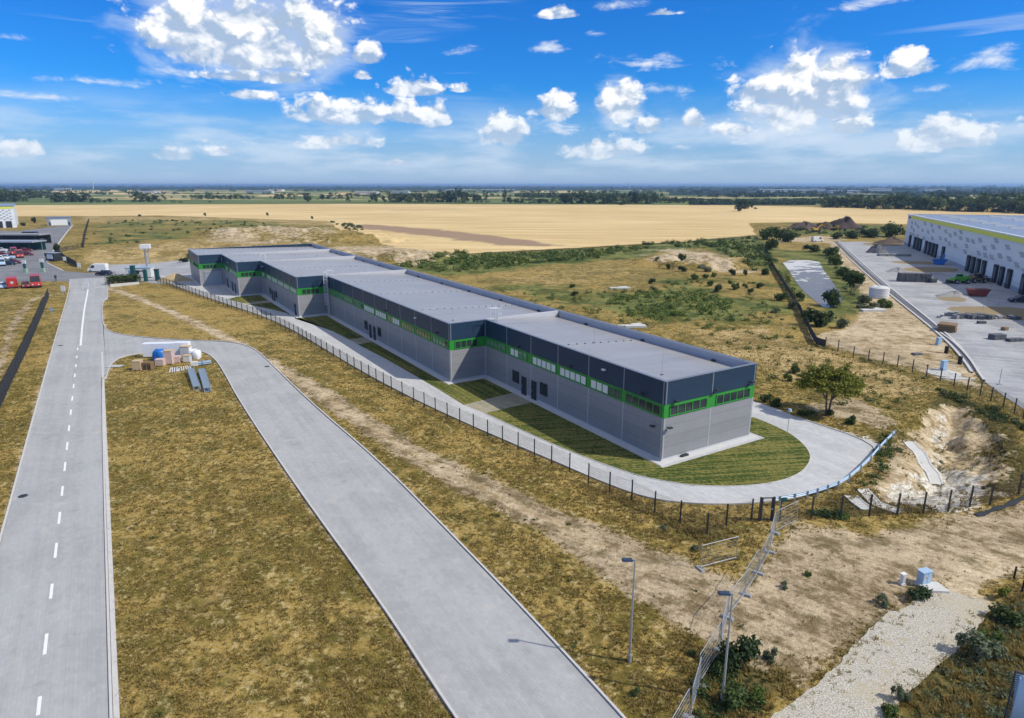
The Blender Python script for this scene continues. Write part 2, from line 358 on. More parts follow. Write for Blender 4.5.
def ground_mat():
    m, N, b = new_mat('ground_cover'); p = pos(N)
    def att(nm):
        a = N.n('ShaderNodeAttribute', attribute_name=nm); s = N.n('ShaderNodeSeparateColor')
        N.t.links.new(a.outputs['Color'], s.inputs[0]); return list(s.outputs[:3])+[a.outputs['Alpha']]
    dirt, sand, straw, lush = att('za'); wheat, cloud_shade, field, rank = att('zb'); forest, chalk = att('zc')[:2]
    n0 = N.noise(p, 2.6, 6, .68); n1 = N.noise(p, .55, 5, .62); n2 = N.noise(p, .11, 5, .6); n3 = N.noise(p, .02, 4, .55); nf = N.noise(p, 11, 3, .7)
    ed = N.m('ADD', N.m('MULTIPLY', N.m('SUBTRACT', n0, .5), .95), N.m('MULTIPLY', N.m('SUBTRACT', n1, .5), .75))
    def W(w, lo=.34, hi=.62): return N.step(N.m('ADD', w, N.m('MULTIPLY', ed, N.step(w, .0, .12))), lo, hi)
    # parched grass: green and straw blades over brown soil, in clumps
    gm = N.m('ADD', N.m('MULTIPLY', n1, .9), N.m('ADD', N.m('MULTIPLY', n2, .7), N.m('MULTIPLY', n3, .5)))
    base = N.mix(N.step(gm, .94, 1.14), (.170, .134, .032), (.400, .282, .086))
    st = N.noise(N.scale(p, (.17, .6, .3), (0, 0, -RZ)), 2.2, 5, .65)
    hi = N.m('ADD', N.m('MULTIPLY', n0, .65), N.m('MULTIPLY', st, .35))
    base = N.mix(N.step(hi, .515, .62, 0, .9), base, (.52, .43, .22))
    base = N.mix(N.step(n0, .485, .39, 0, .75), base, (.085, .072, .018))
    base = N.mix(N.step(N.noise(p, .35, 3, .6), .57, .65, 0, .35), base, (.105, .115, .026))
    base = N.mix(N.step(N.noise(p, .23, 5, .7), .57, .68, 0, .4), base, (.22, .145, .055))
    c = base
    fine = N.step(nf, .3, .7)
    lushc = N.mix(N.step(N.m('ADD', N.m('MULTIPLY', n0, .45), N.m('ADD', N.m('MULTIPLY', n1, .35), N.m('MULTIPLY', n2, .45))), .57, .69), (.055, .085, .020), (.235, .240, .075))
    strawc = N.mix(N.step(N.m('ADD', N.m('MULTIPLY', n0, .45), N.m('ADD', N.m('MULTIPLY', n1, .35), N.m('MULTIPLY', n2, .45))), .56, .69), (.24, .18, .064), (.54, .40, .185))
    trk = N.noise(N.scale(p, (.22, 2.4, 1), (0, 0, R(38))), 1.0, 4, .6)
    dm = N.m('ADD', N.m('MULTIPLY', n0, .40), N.m('ADD', N.m('MULTIPLY', n1, .45), N.m('ADD', N.m('MULTIPLY', n2, .35), N.m('MULTIPLY', trk, .30))))
    dirtc = N.mix(N.step(dm, .62, .88), (.20, .145, .078), (.60, .485, .32))
    dirtc = N.mix(N.step(n1, .50, .40, 0, .38), dirtc, (.15, .12, .05))
    sandc = N.mix(N.step(dm, .62, .90), (.33, .24, .125), (.72, .60, .41))  # pale cloud veil added above the view to whiten the fill in shade
    sandc = N.mix(N.step(n1, .45, .36, 0, .5), sandc, (.16, .15, .06))
    rankc = N.mix(N.step(n0, .40, .60), (.022, .030, .010), (.165, .135, .048))
    wv = N.scale(p, (.012, .20, .1), (0, 0, R(8)))
    wheatc = N.mix(N.step(N.m('ADD', N.m('MULTIPLY', N.noise(wv, 1, 4, .5), .6), N.m('MULTIPLY', N.noise(p, .006, 4, .55), .4)), .38, .62), (.53, .385, .175), (.71, .545, .285))
    shadec = N.mix(n1, (.27, .185, .120), (.37, .265, .175))  # brown tone of the painted cloud shadow
    fieldc = N.mix(N.step(N.noise(N.scale(p, (.002, .006, .01)), 1, 3), .35, .65), (.075, .120, .035), (.17, .20, .07))
    c = N.mix(W(straw), c, strawc); c = N.mix(W(lush), c, lushc); c = N.mix(W(rank), c, rankc)
    c = N.mix(W(dirt, .32, .66), c, dirtc); c = N.mix(W(sand, .30, .60), c, sandc)
    c = N.mix(W(chalk, .30, .62), c, N.mix(N.step(n0, .42, .58), (.42, .38, .30), (.80, .77, .69)))
    c = N.mix(N.step(field, .4, .6), c, fieldc); c = N.mix(N.step(wheat, .35, .65), c, wheatc); c = N.mix(N.step(cloud_shade, .2, .7), c, shadec)
    c = N.mix(N.step(forest, .3, .7), c, (.016, .030, .016))
    c = N.mix(N.m('MULTIPLY', N.m('SUBTRACT', 1.0, N.step(N.m('MAXIMUM', wheat, N.m('MAXIMUM', field, forest)), .2, .6)), N.step(nf, .56, .40, 0, .6)), c, (.45, .45, .42), 'MULTIPLY')
    N.put(b.inputs['Base Color'], c); b.inputs['Roughness'].default_value = .95; b.inputs['Specular IOR Level'].default_value = .1
    h = N.m('ADD', N.m('MULTIPLY', n0, 1.0), N.m('MULTIPLY', nf, .35))
    N.put(b.inputs['Normal'], N.bump(h, .55, .25))
    return m
def paver_mat(name, c0, c1, blk=(.2, .1), stain=.22, rot=0.0):
    """concrete block paving: courses of blocks, weathering, tyre tracks and dusty patches of its own"""
    m, N, b = new_mat(name); p = pos(N)
    q = N.scale(p, (1, 1, 1), (0, 0, rot))
    br = N.n('ShaderNodeTexBrick'); N.put(br.inputs['Vector'], q); br.inputs['Scale'].default_value = 1
    br.inputs['Brick Width'].default_value = blk[0]; br.inputs['Row Height'].default_value = blk[1]; br.inputs['Mortar Size'].default_value = .008
    br.inputs['Color1'].default_value = (*c0, 1); br.inputs['Color2'].default_value = (*c1, 1); br.inputs['Mortar'].default_value = (*[k*.91 for k in c0], 1)
    n1 = N.noise(p, .16, 5, .6); n2 = N.noise(p, 1.1, 5, .65); n3 = N.noise(N.scale(q, (.035, .95, 1)), 1, 4, .6)
    n4 = N.noise(p, .5, 6, .7)
    f = N.m('ADD', N.m('MULTIPLY', n1, .55), N.m('ADD', N.m('MULTIPLY', n2, .3), N.m('MULTIPLY', n3, .55)))
    c = N.mix(N.step(f, .58, .84), br.outputs[0], N.mix(1.0, br.outputs[0], (1-stain, 1-stain, 1-stain*.95), 'MULTIPLY'))
    c = N.mix(N.step(n4, .57, .68, 0, .28), c, tuple(k*.6 for k in c0))
    c = N.mix(N.step(n4, .43, .34, 0, .35), c, (.52, .49, .44))
    N.put(b.inputs['Base Color'], c); b.inputs['Roughness'].default_value = .85; b.inputs['Specular IOR Level'].default_value = .25
    N.put(b.inputs['Normal'], N.bump(N.m('ADD', n2, br.outputs[1]), .15, .02))
    return m
def lawn_mat(rot=0.0):
    m, N, b = new_mat('mown_lawn'); p = pos(N)
    n0 = N.noise(p, 3.0, 5, .65); n1 = N.noise(p, .45, 5, .62); n2 = N.noise(p, .09, 4, .6)
    # mowing passes run round the lawn
    st = N.noise(N.scale(p, (.05, 2.1, 1), (0, 0, rot)), 1.0, 3, .6)
    f = N.m('ADD', N.m('MULTIPLY', n1, .45), N.m('ADD', N.m('MULTIPLY', n2, .50), N.m('MULTIPLY', st, .95)))
    c = N.mix(N.step(f, .84, 1.07), (.048, .078, .016), (.180, .170, .048))
    c = N.mix(N.step(n0, .52, .62, 0, .5), c, (.27, .24, .08)); c = N.mix(N.step(n0, .48, .40, 0, .6), c, (.028, .046, .010))
    N.put(b.inputs['Base Color'], c); b.inputs['Roughness'].default_value = .95; b.inputs['Specular IOR Level'].default_value = .1
    N.put(b.inputs['Normal'], N.bump(N.m('ADD', n0, N.m('MULTIPLY', N.noise(p, 14, 3, .7), .5)), .4, .1))
    return m
def cladding_mat(name, col, pitch, z0, metal=.0, rough=.45, line=.55):
    """horizontal sandwich panels: a joint every PITCH metres above z0, fine horizontal ribbing, slight panel-to-panel tone"""
    m, N, b = new_mat(name); p = obj(N)
    s = N.n('ShaderNodeSeparateXYZ'); N.put(s.inputs[0], p)
    zz = N.m('DIVIDE', N.m('SUBTRACT', s.outputs[2], z0), pitch); fr = N.m('FRACT', zz)
    joint = N.m('MAXIMUM', N.m('LESS_THAN', fr, .03), N.m('GREATER_THAN', fr, .985))
    cell = N.n('ShaderNodeTexWhiteNoise', noise_dimensions='1D'); N.put(cell.inputs['W'], N.m('FLOOR', zz))
    rib = N.m('SINE', N.m('MULTIPLY', s.outputs[2], 62.8))
    dirt = N.noise(N.scale(p, (.35, .35, 2.2)), 1, 5, .6); stre = N.noise(N.scale(p, (3.0, 3.0, .25)), 1, 4, .6)
    f = N.m('ADD', .76, N.m('ADD', N.m('MULTIPLY', cell.outputs[0], .10), N.m('ADD', N.m('MULTIPLY', dirt, .18), N.m('MULTIPLY', stre, .16))))
    f = N.m('ADD', f, N.m('MULTIPLY', N.m('SINE', N.m('MULTIPLY', s.outputs[2], 23.7)), .05))
    f = N.m('MULTIPLY', f, N.m('SUBTRACT', 1.0, N.m('MULTIPLY', joint, 1-line)))
    cc = N.n('ShaderNodeCombineColor')
    for i in range(3): N.put(cc.inputs[i], N.m('MULTIPLY', f, col[i]))
    N.put(b.inputs['Base Color'], cc.outputs[0]); b.inputs['Metallic'].default_value = metal
    N.put(b.inputs['Roughness'], N.m('MULTIPLY_ADD', dirt, .2, rough-.1)); b.inputs['Specular IOR Level'].default_value = .22
    N.put(b.inputs['Normal'], N.bump(N.m('SUBTRACT', rib, N.m('MULTIPLY', joint, 3)), .12, .01))
    return m
def roof_mat(name, col, wid=2.0):
    m, N, b = new_mat(name); p = obj(N)
    s = N.n('ShaderNodeSeparateXYZ'); N.put(s.inputs[0], p)
    fr = N.m('FRACT', N.m('DIVIDE', s.outputs[1], wid)); fx = N.m('FRACT', N.m('DIVIDE', s.outputs[0], wid*7))
    seam = N.m('MAXIMUM', N.m('LESS_THAN', fr, .035), N.m('LESS_THAN', fx, .006))
    n1 = N.noise(p, .18, 5, .6); n2 = N.noise(p, 1.2, 5, .65); n3 = N.noise(N.scale(p, (.7, .05, 1)), 1, 4, .6)
    f = N.m('ADD', .52, N.m('ADD', N.m('MULTIPLY', n1, .34), N.m('ADD', N.m('MULTIPLY', n2, .16), N.m('MULTIPLY', n3, .46))))
    f = N.m('SUBTRACT', f, N.m('MULTIPLY', seam, .10))
    cc = N.n('ShaderNodeCombineColor')
    for i in range(3): N.put(cc.inputs[i], N.m('MULTIPLY', f, col[i]))
    N.put(b.inputs['Base Color'], cc.outputs[0]); b.inputs['Roughness'].default_value = .36
    N.put(b.inputs['Normal'], N.bump(seam, .3, .01))
    return m
def glass_mat(name, col=(.02, .025, .03)):
    m, N, b = new_mat(name)
    N.put(b.inputs['Base Color'], N.mix(N.noise(obj(N), 1.5, 2), col, tuple(k*2.2 for k in col)))
    b.inputs['Roughness'].default_value = .06; b.inputs['Specular IOR Level'].default_value = .35
    return m
def gravel_mat():
    m, N, b = new_mat('crushed_limestone'); p = pos(N)
    n0 = N.noise(p, 13, 4, .7); n1 = N.noise(p, 1.2, 5, .65); n2 = N.noise(p, .2, 4, .6)
    c = N.mix(N.step(n0, .38, .62), (.28, .26, .21), (.60, .575, .50)); c = N.mix(N.step(n1, .54, .66, 0, .6), c, (.40, .33, .21))
    c = N.mix(N.step(n2, .46, .62, 0, .5), c, (.46, .40, .28)); c = N.mix(N.step(n1, .42, .34, 0, .75), c, (.14, .13, .055))
    N.put(b.inputs['Base Color'], c); b.inputs['Roughness'].default_value = .95; b.inputs['Specular IOR Level'].default_value = .1
    N.put(b.inputs['Normal'], N.bump(n0, .3, .05)); return m
def water_mat():
    m, N, b = new_mat('pond_water'); p = pos(N)
    n = N.noise(p, .5, 4, .6); lin = N.n('ShaderNodeTexBrick'); N.put(lin.inputs['Vector'], N.scale(p, (1, 1, 1), (0, 0, R(-8))))
    lin.inputs['Scale'].default_value = 1; lin.inputs['Brick Width'].default_value = 3.4; lin.inputs['Row Height'].default_value = 1.9; lin.inputs['Mortar Size'].default_value = .1
    lin.inputs['Color1'].default_value = (0, 0, 0, 1); lin.inputs['Color2'].default_value = (1, 1, 1, 1); lin.inputs['Mortar'].default_value = (.5, .5, .5, 1)
    s = N.n('ShaderNodeSeparateXYZ'); N.put(s.inputs[0], p)
    f = N.step(N.m('ADD', N.m('ADD', lin.outputs[0], N.m('MULTIPLY', n, .8)), N.m('DIVIDE', N.m('SUBTRACT', s.outputs[1], 214.), 60.)), .66, .74)
    N.put(b.inputs['Base Color'], N.mix(f, (.13, .105, .065), (.55, .55, .53)))
    N.put(b.inputs['Roughness'], N.m('MULTIPLY_ADD', f, .35, .22)); b.inputs['Specular IOR Level'].default_value = .22; N.put(b.inputs['Normal'], N.bump(N.noise(p, 4, 3), .05, .02)); return m

M['ground'] = ground_mat()
M['road'] = paver_mat('grey_block_paving', (.378, .385, .383), (.410, .417, .415), (.4, .2), .16, -RZ)
M['ring'] = paver_mat('pale_block_paving', (.465, .475, .475), (.54, .548, .545), (.4, .2), .16, -RZ)
M['yard'] = paver_mat('concrete_yard', (.36, .368, .376), (.42, .428, .435), (5.0, 5.0), .30, R(20))
M['asphalt'] = paver_mat('asphalt_grey', (.20, .205, .215), (.23, .235, .245), (6.0, 4.0), .25, R(5))
M['path'] = paver_mat('sandy_path', (.32, .30, .215), (.38, .35, .25), (.5, .5), .25, -RZ)
M['kerb'] = plain('kerb_concrete', (.52, .51, .49), .85, 0, .18, 1.5, .2)
M['apron'] = plain('apron_concrete', (.54, .54, .53), .85, 0, .14, 1.0, .2)
M['paint'] = plain('white_road_paint', (.76, .76, .76), .7, 0, .16, 2.0, .3)
M['lawn'] = lawn_mat(R(-8)); M['side_lawn'] = lawn_mat(-RZ); M['gravel'] = gravel_mat(); M['water'] = water_mat()
M['grey_clad'] = cladding_mat('grey_sandwich_panel', (.29, .29, .30), 1.06, .32, .0, .42, .76)
M['navy_clad'] = cladding_mat('slate_blue_panel', (.024, .050, .088), 1.07, 5.62, .0, .40, .8)
M['green'] = plain('green_band_paint', (.030, .270, .035), .45, 0, .10, 1.5)
M['coping'] = plain('coping_metal', (.22, .25, .30), .4, .3, .1)
M['roof'] = roof_mat('roof_membrane', (.315, .315, .312))
M['parapet_in'] = plain('parapet_membrane', (.40, .43, .49), .6, 0, .12, .5)
M['upstand'] = plain('upstand_membrane', (.52, .52, .53), .6, 0, .1, .5)
M['joint'] = plain('joint_strip', (.47, .475, .49), .4, .2, .1)
M['glass'] = glass_mat('window_glass'); M['blind'] = plain('white_blind', (.74, .75, .72), .35, 0, .05, 1, .6)
M['glass_olive_refl'] = glass_mat('olive_reflection_glass', (.13, .10, .035)); M['glass_green_refl'] = glass_mat('green_reflection_glass', (.08, .16, .09))  # olive and green reflections put into the pane colour
M['galv'] = plain('galvanised_steel', (.42, .45, .48), .45, .5, .15); M['dark_metal'] = plain('anthracite_metal', (.035, .040, .048), .5, .2, .15)
M['white'] = plain('white_paint', (.74, .74, .72), .5, 0, .08); M['offwhite'] = plain('off_white', (.60, .60, .58), .7, 0, .14)
M['black'] = plain('black_rubber', (.02, .02, .022), .8, 0, .15); M['red'] = plain('red_paint', (.42, .035, .030), .35, 0, .12)
M['darkred'] = plain('maroon_paint', (.16, .02, .025), .3, 0, .1); M['navy'] = plain('navy_paint', (.015, .025, .05), .3, 0, .1)
M['teal'] = plain('dark_teal_paint', (.010, .085, .080), .5, 0, .12); M['blue'] = plain('blue_plastic', (.012, .145, .50), .4, 0, .14)
M['skyblue'] = plain('pale_blue_paint', (.36, .50, .64), .45, 0, .1); M['pink'] = plain('pinkish_packaging', (.56, .42, .38), .7, 0, .12)
M['brown'] = plain('weathered_timber', (.24, .155, .085), .85, 0, .25, 5); M['tan'] = plain('pale_timber', (.50, .38, .23), .8, 0, .18, 5)
M['stone'] = plain('grey_concrete_stone', (.26, .265, .27), .9, 0, .25, 2); M['darkstone'] = plain('dark_paving_stone', (.10, .105, .12), .85, 0, .2, 3)
M['spoil'] = plain('spoil_earth', (.105, .080, .068), .95, 0, .3, .6, .1); M['slab'] = plain('pale_concrete', (.56, .56, .53), .85, 0, .14, 1.5)
M['yellow'] = plain('machine_yellow', (.60, .33, .02), .45, 0, .12); M['lime'] = plain('machine_green', (.10, .42, .03), .4, 0, .12)
M['limeband'] = plain('lime_band', (.74, .76, .07), .5, 0, .06); M['pale_clad'] = cladding_mat('white_panel', (.74, .77, .79), 1.2, 0.0, .0, .5, .9)
M['greytile'] = plain('grey_panel', (.36, .39, .44), .5, 0, .06); M['hall_roof'] = roof_mat('pale_blue_roof', (.25, .28, .32), 3.0)
M['dock'] = plain('dock_shelter', (.022, .026, .032), .8, 0, .15); M['screen'] = plain('privacy_screen', (.020, .026, .034), .75, 0, .2)
M['foil'] = plain('white_film', (.80, .81, .82), .3, 0, .06, 2); M['bark'] = plain('bark', (.16, .125, .085), .9, 0, .25, 6)
M['leaf'] = leaf_mat('leaf_green', (.040, .075, .016), (.170, .225, .048)); M['leaf_gold'] = leaf_mat('leaf_yellowish', (.045, .075, .012), (.34, .33, .045))  # leaf_gold: yellow green foliage, tone varies at random
M['leaf_dark'] = leaf_mat('leaf_dark', (.030, .056, .018), (.120, .165, .045)); M['leaf_grey'] = leaf_mat('leaf_grey_green', (.08, .11, .06), (.20, .23, .13))
M['far_leaf'] = leaf_mat('far_leaf', (.026, .050, .020), (.165, .21, .062), .25); M['blade'] = leaf_mat('dry_blade', (.175, .140, .038), (.50, .37, .135), .35)
M['soil'] = plain('bare_soil', (.27, .215, .13), .95, 0, .3, .8, .1)

M['skylight'] = plain('skylight_dome', (.40, .43, .46), .4, 0, .08); M['banner'] = plain('banner_fabric', (.52, .68, .80), .6, 0, .06)

M['alu'] = plain('bright_aluminium', (.66, .69, .72), .4, .1, .08)

M['skip_red'] = plain('faded_red_paint', (.24, .045, .04), .6, 0, .25)
SUN_E = 2.95; SKY_E = .125; SKY_SAT = 1.25; SKY_TINT = (.10, .43, .82); EXPO = 0.52; HAZE = 0.00010; HAZE_V = (.42, .67, 1.0)
HAZE_C = (2.6, 3.3, 4.6); VEIL_C = (3.9, 4.5, 5.3); SOFT_C = (4.6, 5.0, 5.5); CLOUD_L = (6.1, 6.1, 6.1); CLOUD_D = (2.3, 3.0, 4.0); OVER = .6; OVER_C = (3.7, 3.7, 3.7)
CM = 1.05; CO = .34; CB = .62; CN = .95; CS = 1.7
# ------------------------------------------------------------------ setting
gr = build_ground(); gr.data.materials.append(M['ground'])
def sheet(name, poly, mat, z, smooth=0, thick=None):
    p = chaikin(poly, smooth) if smooth else poly
    b = MB(); n = len(p)
    A = sum(p[i][0]*p[(i+1) % n][1]-p[(i+1) % n][0]*p[i][1] for i in range(n))
    if A < 0: p = p[::-1]
    if thick: b.prism(p, z-thick, z, bottom=False)
    else: b.add([(x, y, z) for x, y in p], [tuple(range(n))])
    return tag(b.build(name, mat), kind='structure')
sheet('main_road', MAIN_ROAD, M['road'], .000); sheet('branch_road', chaikin(G(BR_TOP), 2, False)+chaikin(G(BR_LOW), 2, False), M['road'], .004)
sheet('ring_road', RING, M['ring'], .000); sheet('west_yard', YARD_W, M['asphalt'], -.004); sheet('side_yard', SIDE_YARD, M['yard'], -.008)
sheet('east_yard', YARD_E, M['yard'], .000)
def ragged(poly, amp, n=6):
    """outline roughened by smooth noise along its length"""
    out = []; m = len(poly); s = 0.0
    for i in range(m):
        a, b = poly[i], poly[(i+1) % m]; L = math.hypot(b[0]-a[0], b[1]-a[1]); k_ = max(2, int(L/.22)) if L < 60 else n
        for k in range(k_):
            t = k/k_; x = a[0]+(b[0]-a[0])*t; y = a[1]+(b[1]-a[1])*t; s += L/k_
            j = (float(fbm(np.array([s/1.3]), np.array([3.7]), 4, 5)[0])-.5)*amp*2
            out.append((x-(b[1]-a[1])/L*j, y+(b[0]-a[0])/L*j))
    return out
sheet('gravel_path', ragged(chaikin(GRAVEL, 1), .35, 7), M['gravel'], .010)
sheet('pond_water', chaikin(POND, 1), M['water'], .0)
Z5 = lambda pts, s, ox, oy: G([(ox+a/s, oy+b/s) for a, b in pts])
# lawns between hall and ring road
L_A = G([(353.5, 341.5), (383.5, 357.7), (434, 386.5), (463, 404.3)]) + [uv(20.5, -1.1)] + [uv(32.2, -1.1), uv(32.2, -6.5), uv(52, -6.3)]
near_lawn = G([(485, 413.4), (536, 437), (570, 451.5), (603.5, 464.2), (635, 475), (662, 481), (692, 485.5), (717.7, 486.6), (745, 486), (770, 483.5), (789.4, 478.5), (802, 472), (809, 464), (811, 456), (807, 448), (799, 440), (789.4, 433), (776, 426.5), (764, 421.3), (754, 417.5)])
sheet('lawn', near_lawn+[uv(6, 13.4), uv(-1.1, 13.4), uv(-1.1, -.8), uv(20.9, -.8)], M['lawn'], .03, 0, .05)
sheet('lawn', G([(358, 344.5), (383.5, 357.7), (434, 386.5), (464, 405)])+[uv(25.3, -.8), uv(32.5, -.8), uv(32.5, -6.1), uv(60.9, -6.1)], M['side_lawn'], .03, 0, .05)
sheet('lawn', G([(349, 339.5), (332, 330.8), (318, 326), (295, 315.8)])+[uv(87.4, -12.1), uv(87.4, -6.1), uv(64.9, -6.1)], M['side_lawn'], .03, 0, .05)
sheet('lawn', G([(289, 313.6), (268, 308.5), (248, 304.5)])+[uv(108.5, -12.1), uv(92, -12.1)], M['side_lawn'], .03, 0, .05)
sheet('lawn', G([(243, 303.2), (228, 299.3)])+[uv(122.5, -15.5), uv(120.4, -12.1), uv(112.1, -12.1)], M['side_lawn'], .03, 0, .05)
sheet('footpath', G([(464.5, 405.2), (485, 413.2)])+[uv(21.0, -.8), uv(25.2, -.8)], M['path'], .012)
sheet('footpath', G([(349.5, 339.6), (358, 344.3)])+[uv(61.0, -6.1), uv(64.8, -6.1)], M['path'], .012)
sheet('footpath', G([(243.4, 303.2), (248, 304.4)])+[uv(108.6, -12.1), uv(112, -12.1)], M['path'], .012)
# concrete apron round the hall
PER = [(0, 12.2), (0, 0), (33.4, 0), (33.4, -5.3), (88.5, -5.3), (88.5, -11), (121.5, -11), (121.5, -16.4), (143, -16.4), (143, -22), (163, -22), (163, 12.2)]
def offset_out(per, d):
    n = len(per); out = []
    for i in range(n):
        a = Vector(per[i-1]); b = Vector(per[i]); c = Vector(per[(i+1) % n])
        e1 = (b-a).normalized(); e2 = (c-b).normalized(); n1 = Vector((e1.y, -e1.x)); n2 = Vector((e2.y, -e2.x))
        k = (n1+n2)/(1+n1.dot(n2)); out.append((b.x+k.x*d, b.y+k.y*d))
    return out
sgn = 1
t_ = offset_out(PER, 1)
if abs(t_[1][0]) < .99 or t_[1][0] > 0: sgn = -1
apr = offset_out(PER, sgn*.7)
sheet('apron', [uv(*p) for p in apr], M['apron'], .055, 0, .07)
# kerbs
def kerb(line, w=.14, h=.10, mat='kerb', name='kerb', z=-.03, smooth=2):
    p = chaikin(line, smooth, False); b = MB(); prof = [(-w/2, z), (-w/2, h), (w/2, h), (w/2, z)]; P = []; n = len(p)
    for i in range(n):
        a = Vector(p[max(i-1, 0)]); c = Vector(p[min(i+1, n-1)]); d = (c-a).normalized(); nx, ny = -d.y, d.x
        P += [(p[i][0]+nx*o, p[i][1]+ny*o, zz) for o, zz in prof]
    b.add(P, [(4*i+k, 4*i+4+k, 4*i+5+k, 4*i+1+k) for i in range(n-1) for k in range(3)])
    return tag(b.build(name, M[mat]), kind='structure')
kerb([uv(-60, -51.0), uv(60, -51.0), uv(150, -50.5)]+G([(70, 282), (66, 281.2)]), .16, .06)
kerb(ISLAND_KERB, .13, .10); kerb([uv(-60, -44.18), uv(60, -44.18), uv(76, -44.2)], .26, .035)
kerb(G([(107.5, 288), (107.8, 298.5), (102, 302), (102.3, 321.6), (106, 329.2), (113, 333), (133, 336.6), (184, 340.3), (222, 341.2), (240, 343.6), (252, 347.6), (263, 355.6), (309, 401), (381, 462.5), (451, 534), (521, 606), (624, 718), (702, 806)]), .13, .10)
kerb(RING[:23], .12, .09); kerb(near_lawn, .08, .05)
kerb(G([(73, 225), (67, 232), (61, 240), (51, 255), (47.5, 262)]), .5, .15); kerb(G([(47, 263), (58, 268.4), (64, 271.3)]), .4, .12)
# drain channel of the east yard: dark slot between two pale kerbs
ch = [(835.5, 241.8), (862, 267), (892, 293), (930, 323.5), (952, 342.5), (966, 359), (974, 371)]
kerb(G(ch), .9, .03, 'darkstone', 'drainage_channel'); kerb(G([(x-2.2, y+1.6) for x, y in ch]), .35, .16); kerb(G([(x+2.8, y-1.2) for x, y in ch]), .35, .16)
kerb(G([(940, 333), (953, 342), (969, 358), (979, 374), (984, 381)]), .3, .2)
# sandy planting strips in the east yard
for k, pts in enumerate([[(868, 300), (885, 285), (925, 283), (965, 288), (985, 296), (950, 303), (900, 301)], [(672, 463), (700, 455), (760, 458), (800, 470), (790, 482), (720, 478)], [(720, 500), (800, 497), (1010, 502), (1120, 520), (1120, 560), (900, 545), (800, 530), (740, 520)], [(540, 350), (600, 342), (760, 345), (770, 362), (660, 365), (560, 360)], [(480, 322), (560, 318), (680, 322), (690, 332), (560, 332)], [(370, 250), (470, 243), (550, 250), (545, 260), (440, 262)]][1:]):
    sheet('bare_soil_strip', ragged(chaikin(Z5(pts, 3.94, 764, 180), 1), .6, 3), M['soil'], .006)
# road paint
def dash(u0, u1, v, w=.16, z=.006, name='road_marking'):
    b = MB(); P = [uv(u0, v-w/2), uv(u1, v-w/2), uv(u1, v+w/2), uv(u0, v+w/2)]
    b.add([(x, y, z) for x, y in P], [(0, 3, 2, 1)]); return tag(b.build(name, M['paint']), kind='structure')
for y0, y1 in [(697, 716), (634, 655), (584, 599), (543, 558), (512, 524), (486, 496), (462, 471), (442, 450), (425, 431), (409.5, 415), (396, 400.5), (384, 388), (373.5, 377), (364, 367), (355.5, 358), (347.5, 350)]:
    xa = 98-(y1-185)*(98-37)/(705-185); xb = 98-(y0-185)*(98-37)/(705-185)
    ua = to_uv(*g(xa, y1))[0]; ub = to_uv(*g(xb, y0))[0]; dash(ua, ub, -47.45, .17)
def stripe(pts, w=.18, z=.006):
    b = MB(); p = [Vector((*q, z)) for q in pts]; P = []
    for i in range(len(p)):
        d = (p[min(i+1, len(p)-1)]-p[max(i-1, 0)]).normalized(); nrm = Vector((-d.y, d.x, 0))*w/2; P += [p[i]+nrm, p[i]-nrm]
    b.add(P, [(2*i, 2*i+1, 2*i+3, 2*i+2) for i in range(len(p)-1)]); return tag(b.build('road_marking', M['paint']), kind='structure')
stripe(chaikin(G([(80.6, 345.5), (82.4, 325), (84.1, 311), (85.6, 302), (87.4, 293.5), (88, 289)]), 2, False), .3); stripe(G([(72, 292.8), (87, 291.8)]), .3); stripe(G([(88.5, 288.6), (105, 286.6)]), .3)
for x, y, r in [(23, 496, .36), (60.5, 345.5, .35)]:
    cx, cy = g(x, y); b = MB(); b.tube((cx, cy, .0), (cx, cy, .009), r, n=20, smooth=False); tag(b.build('manhole_cover', M['dark_metal']), 'dark round iron manhole cover '+('in the near left of the road' if y > 400 else 'by the far left kerb of the road'), 'manhole cover')
cx, cy = g(267, 366.5); b = MB(); b.tube((cx, cy, .0), (cx, cy, .012), .35, n=20, smooth=False); tag(b.build('manhole_cover', M['dark_metal']), 'dark drain cover near the top of the branch road', 'manhole cover')
# concrete chutes in the excavation
def chute(pts, w, name='concrete_chute'):
    b = MB(); p = [Vector((*q, 0)) for q in G(pts)]; P = []
    q = []
    for i in range(len(p)-1):
        for k in range(6): q.append(p[i].lerp(p[i+1], k/6))
    q.append(p[-1])
    for i, c in enumerate(q):
        d = (q[min(i+1, len(q)-1)]-q[max(i-1, 0)]).normalized(); nn = Vector((-d.y, d.x, 0))
        z = max(gz(c.x, c.y), gz(*(c+nn*w/2).xy), gz(*(c-nn*w/2).xy))+.05
        for o, h in ((-w/2-.1, -.5), (-w/2-.1, .05), (-w/2, .05), (-w/2+.08, .0), (w/2-.08, .0), (w/2, .05), (w/2+.1, .05), (w/2+.1, -.5)): P.append((c.x+nn.x*o, c.y+nn.y*o, z+h))
    b.add(P, [(8*i+k, 8*i+k+1, 8*i+9+k, 8*i+8+k) for i in range(len(q)-1) for k in range(7)])
    return b.build(name, M['slab'])
tag(chute([(909, 441), (922, 453), (934, 463), (940, 468)], .95), 'pale concrete drainage chute running down into the sandy pit', 'drainage chute')
tag(chute([(862, 489), (876, 504), (900, 513)], .8), 'narrow concrete drainage chute just below the blue guard rail', 'drainage chute')
tag(chute([(851, 496), (858, 503), (868, 510)], .9), 'short pale concrete chute behind the front mesh fence', 'drainage chute')

# ------------------------------------------------------------------ the long hall
H = 7.8
hall = thing('warehouse', 'long stepped grey warehouse with slate blue upper wall and green window band', 'warehouse', (*C0, 0), RZ)
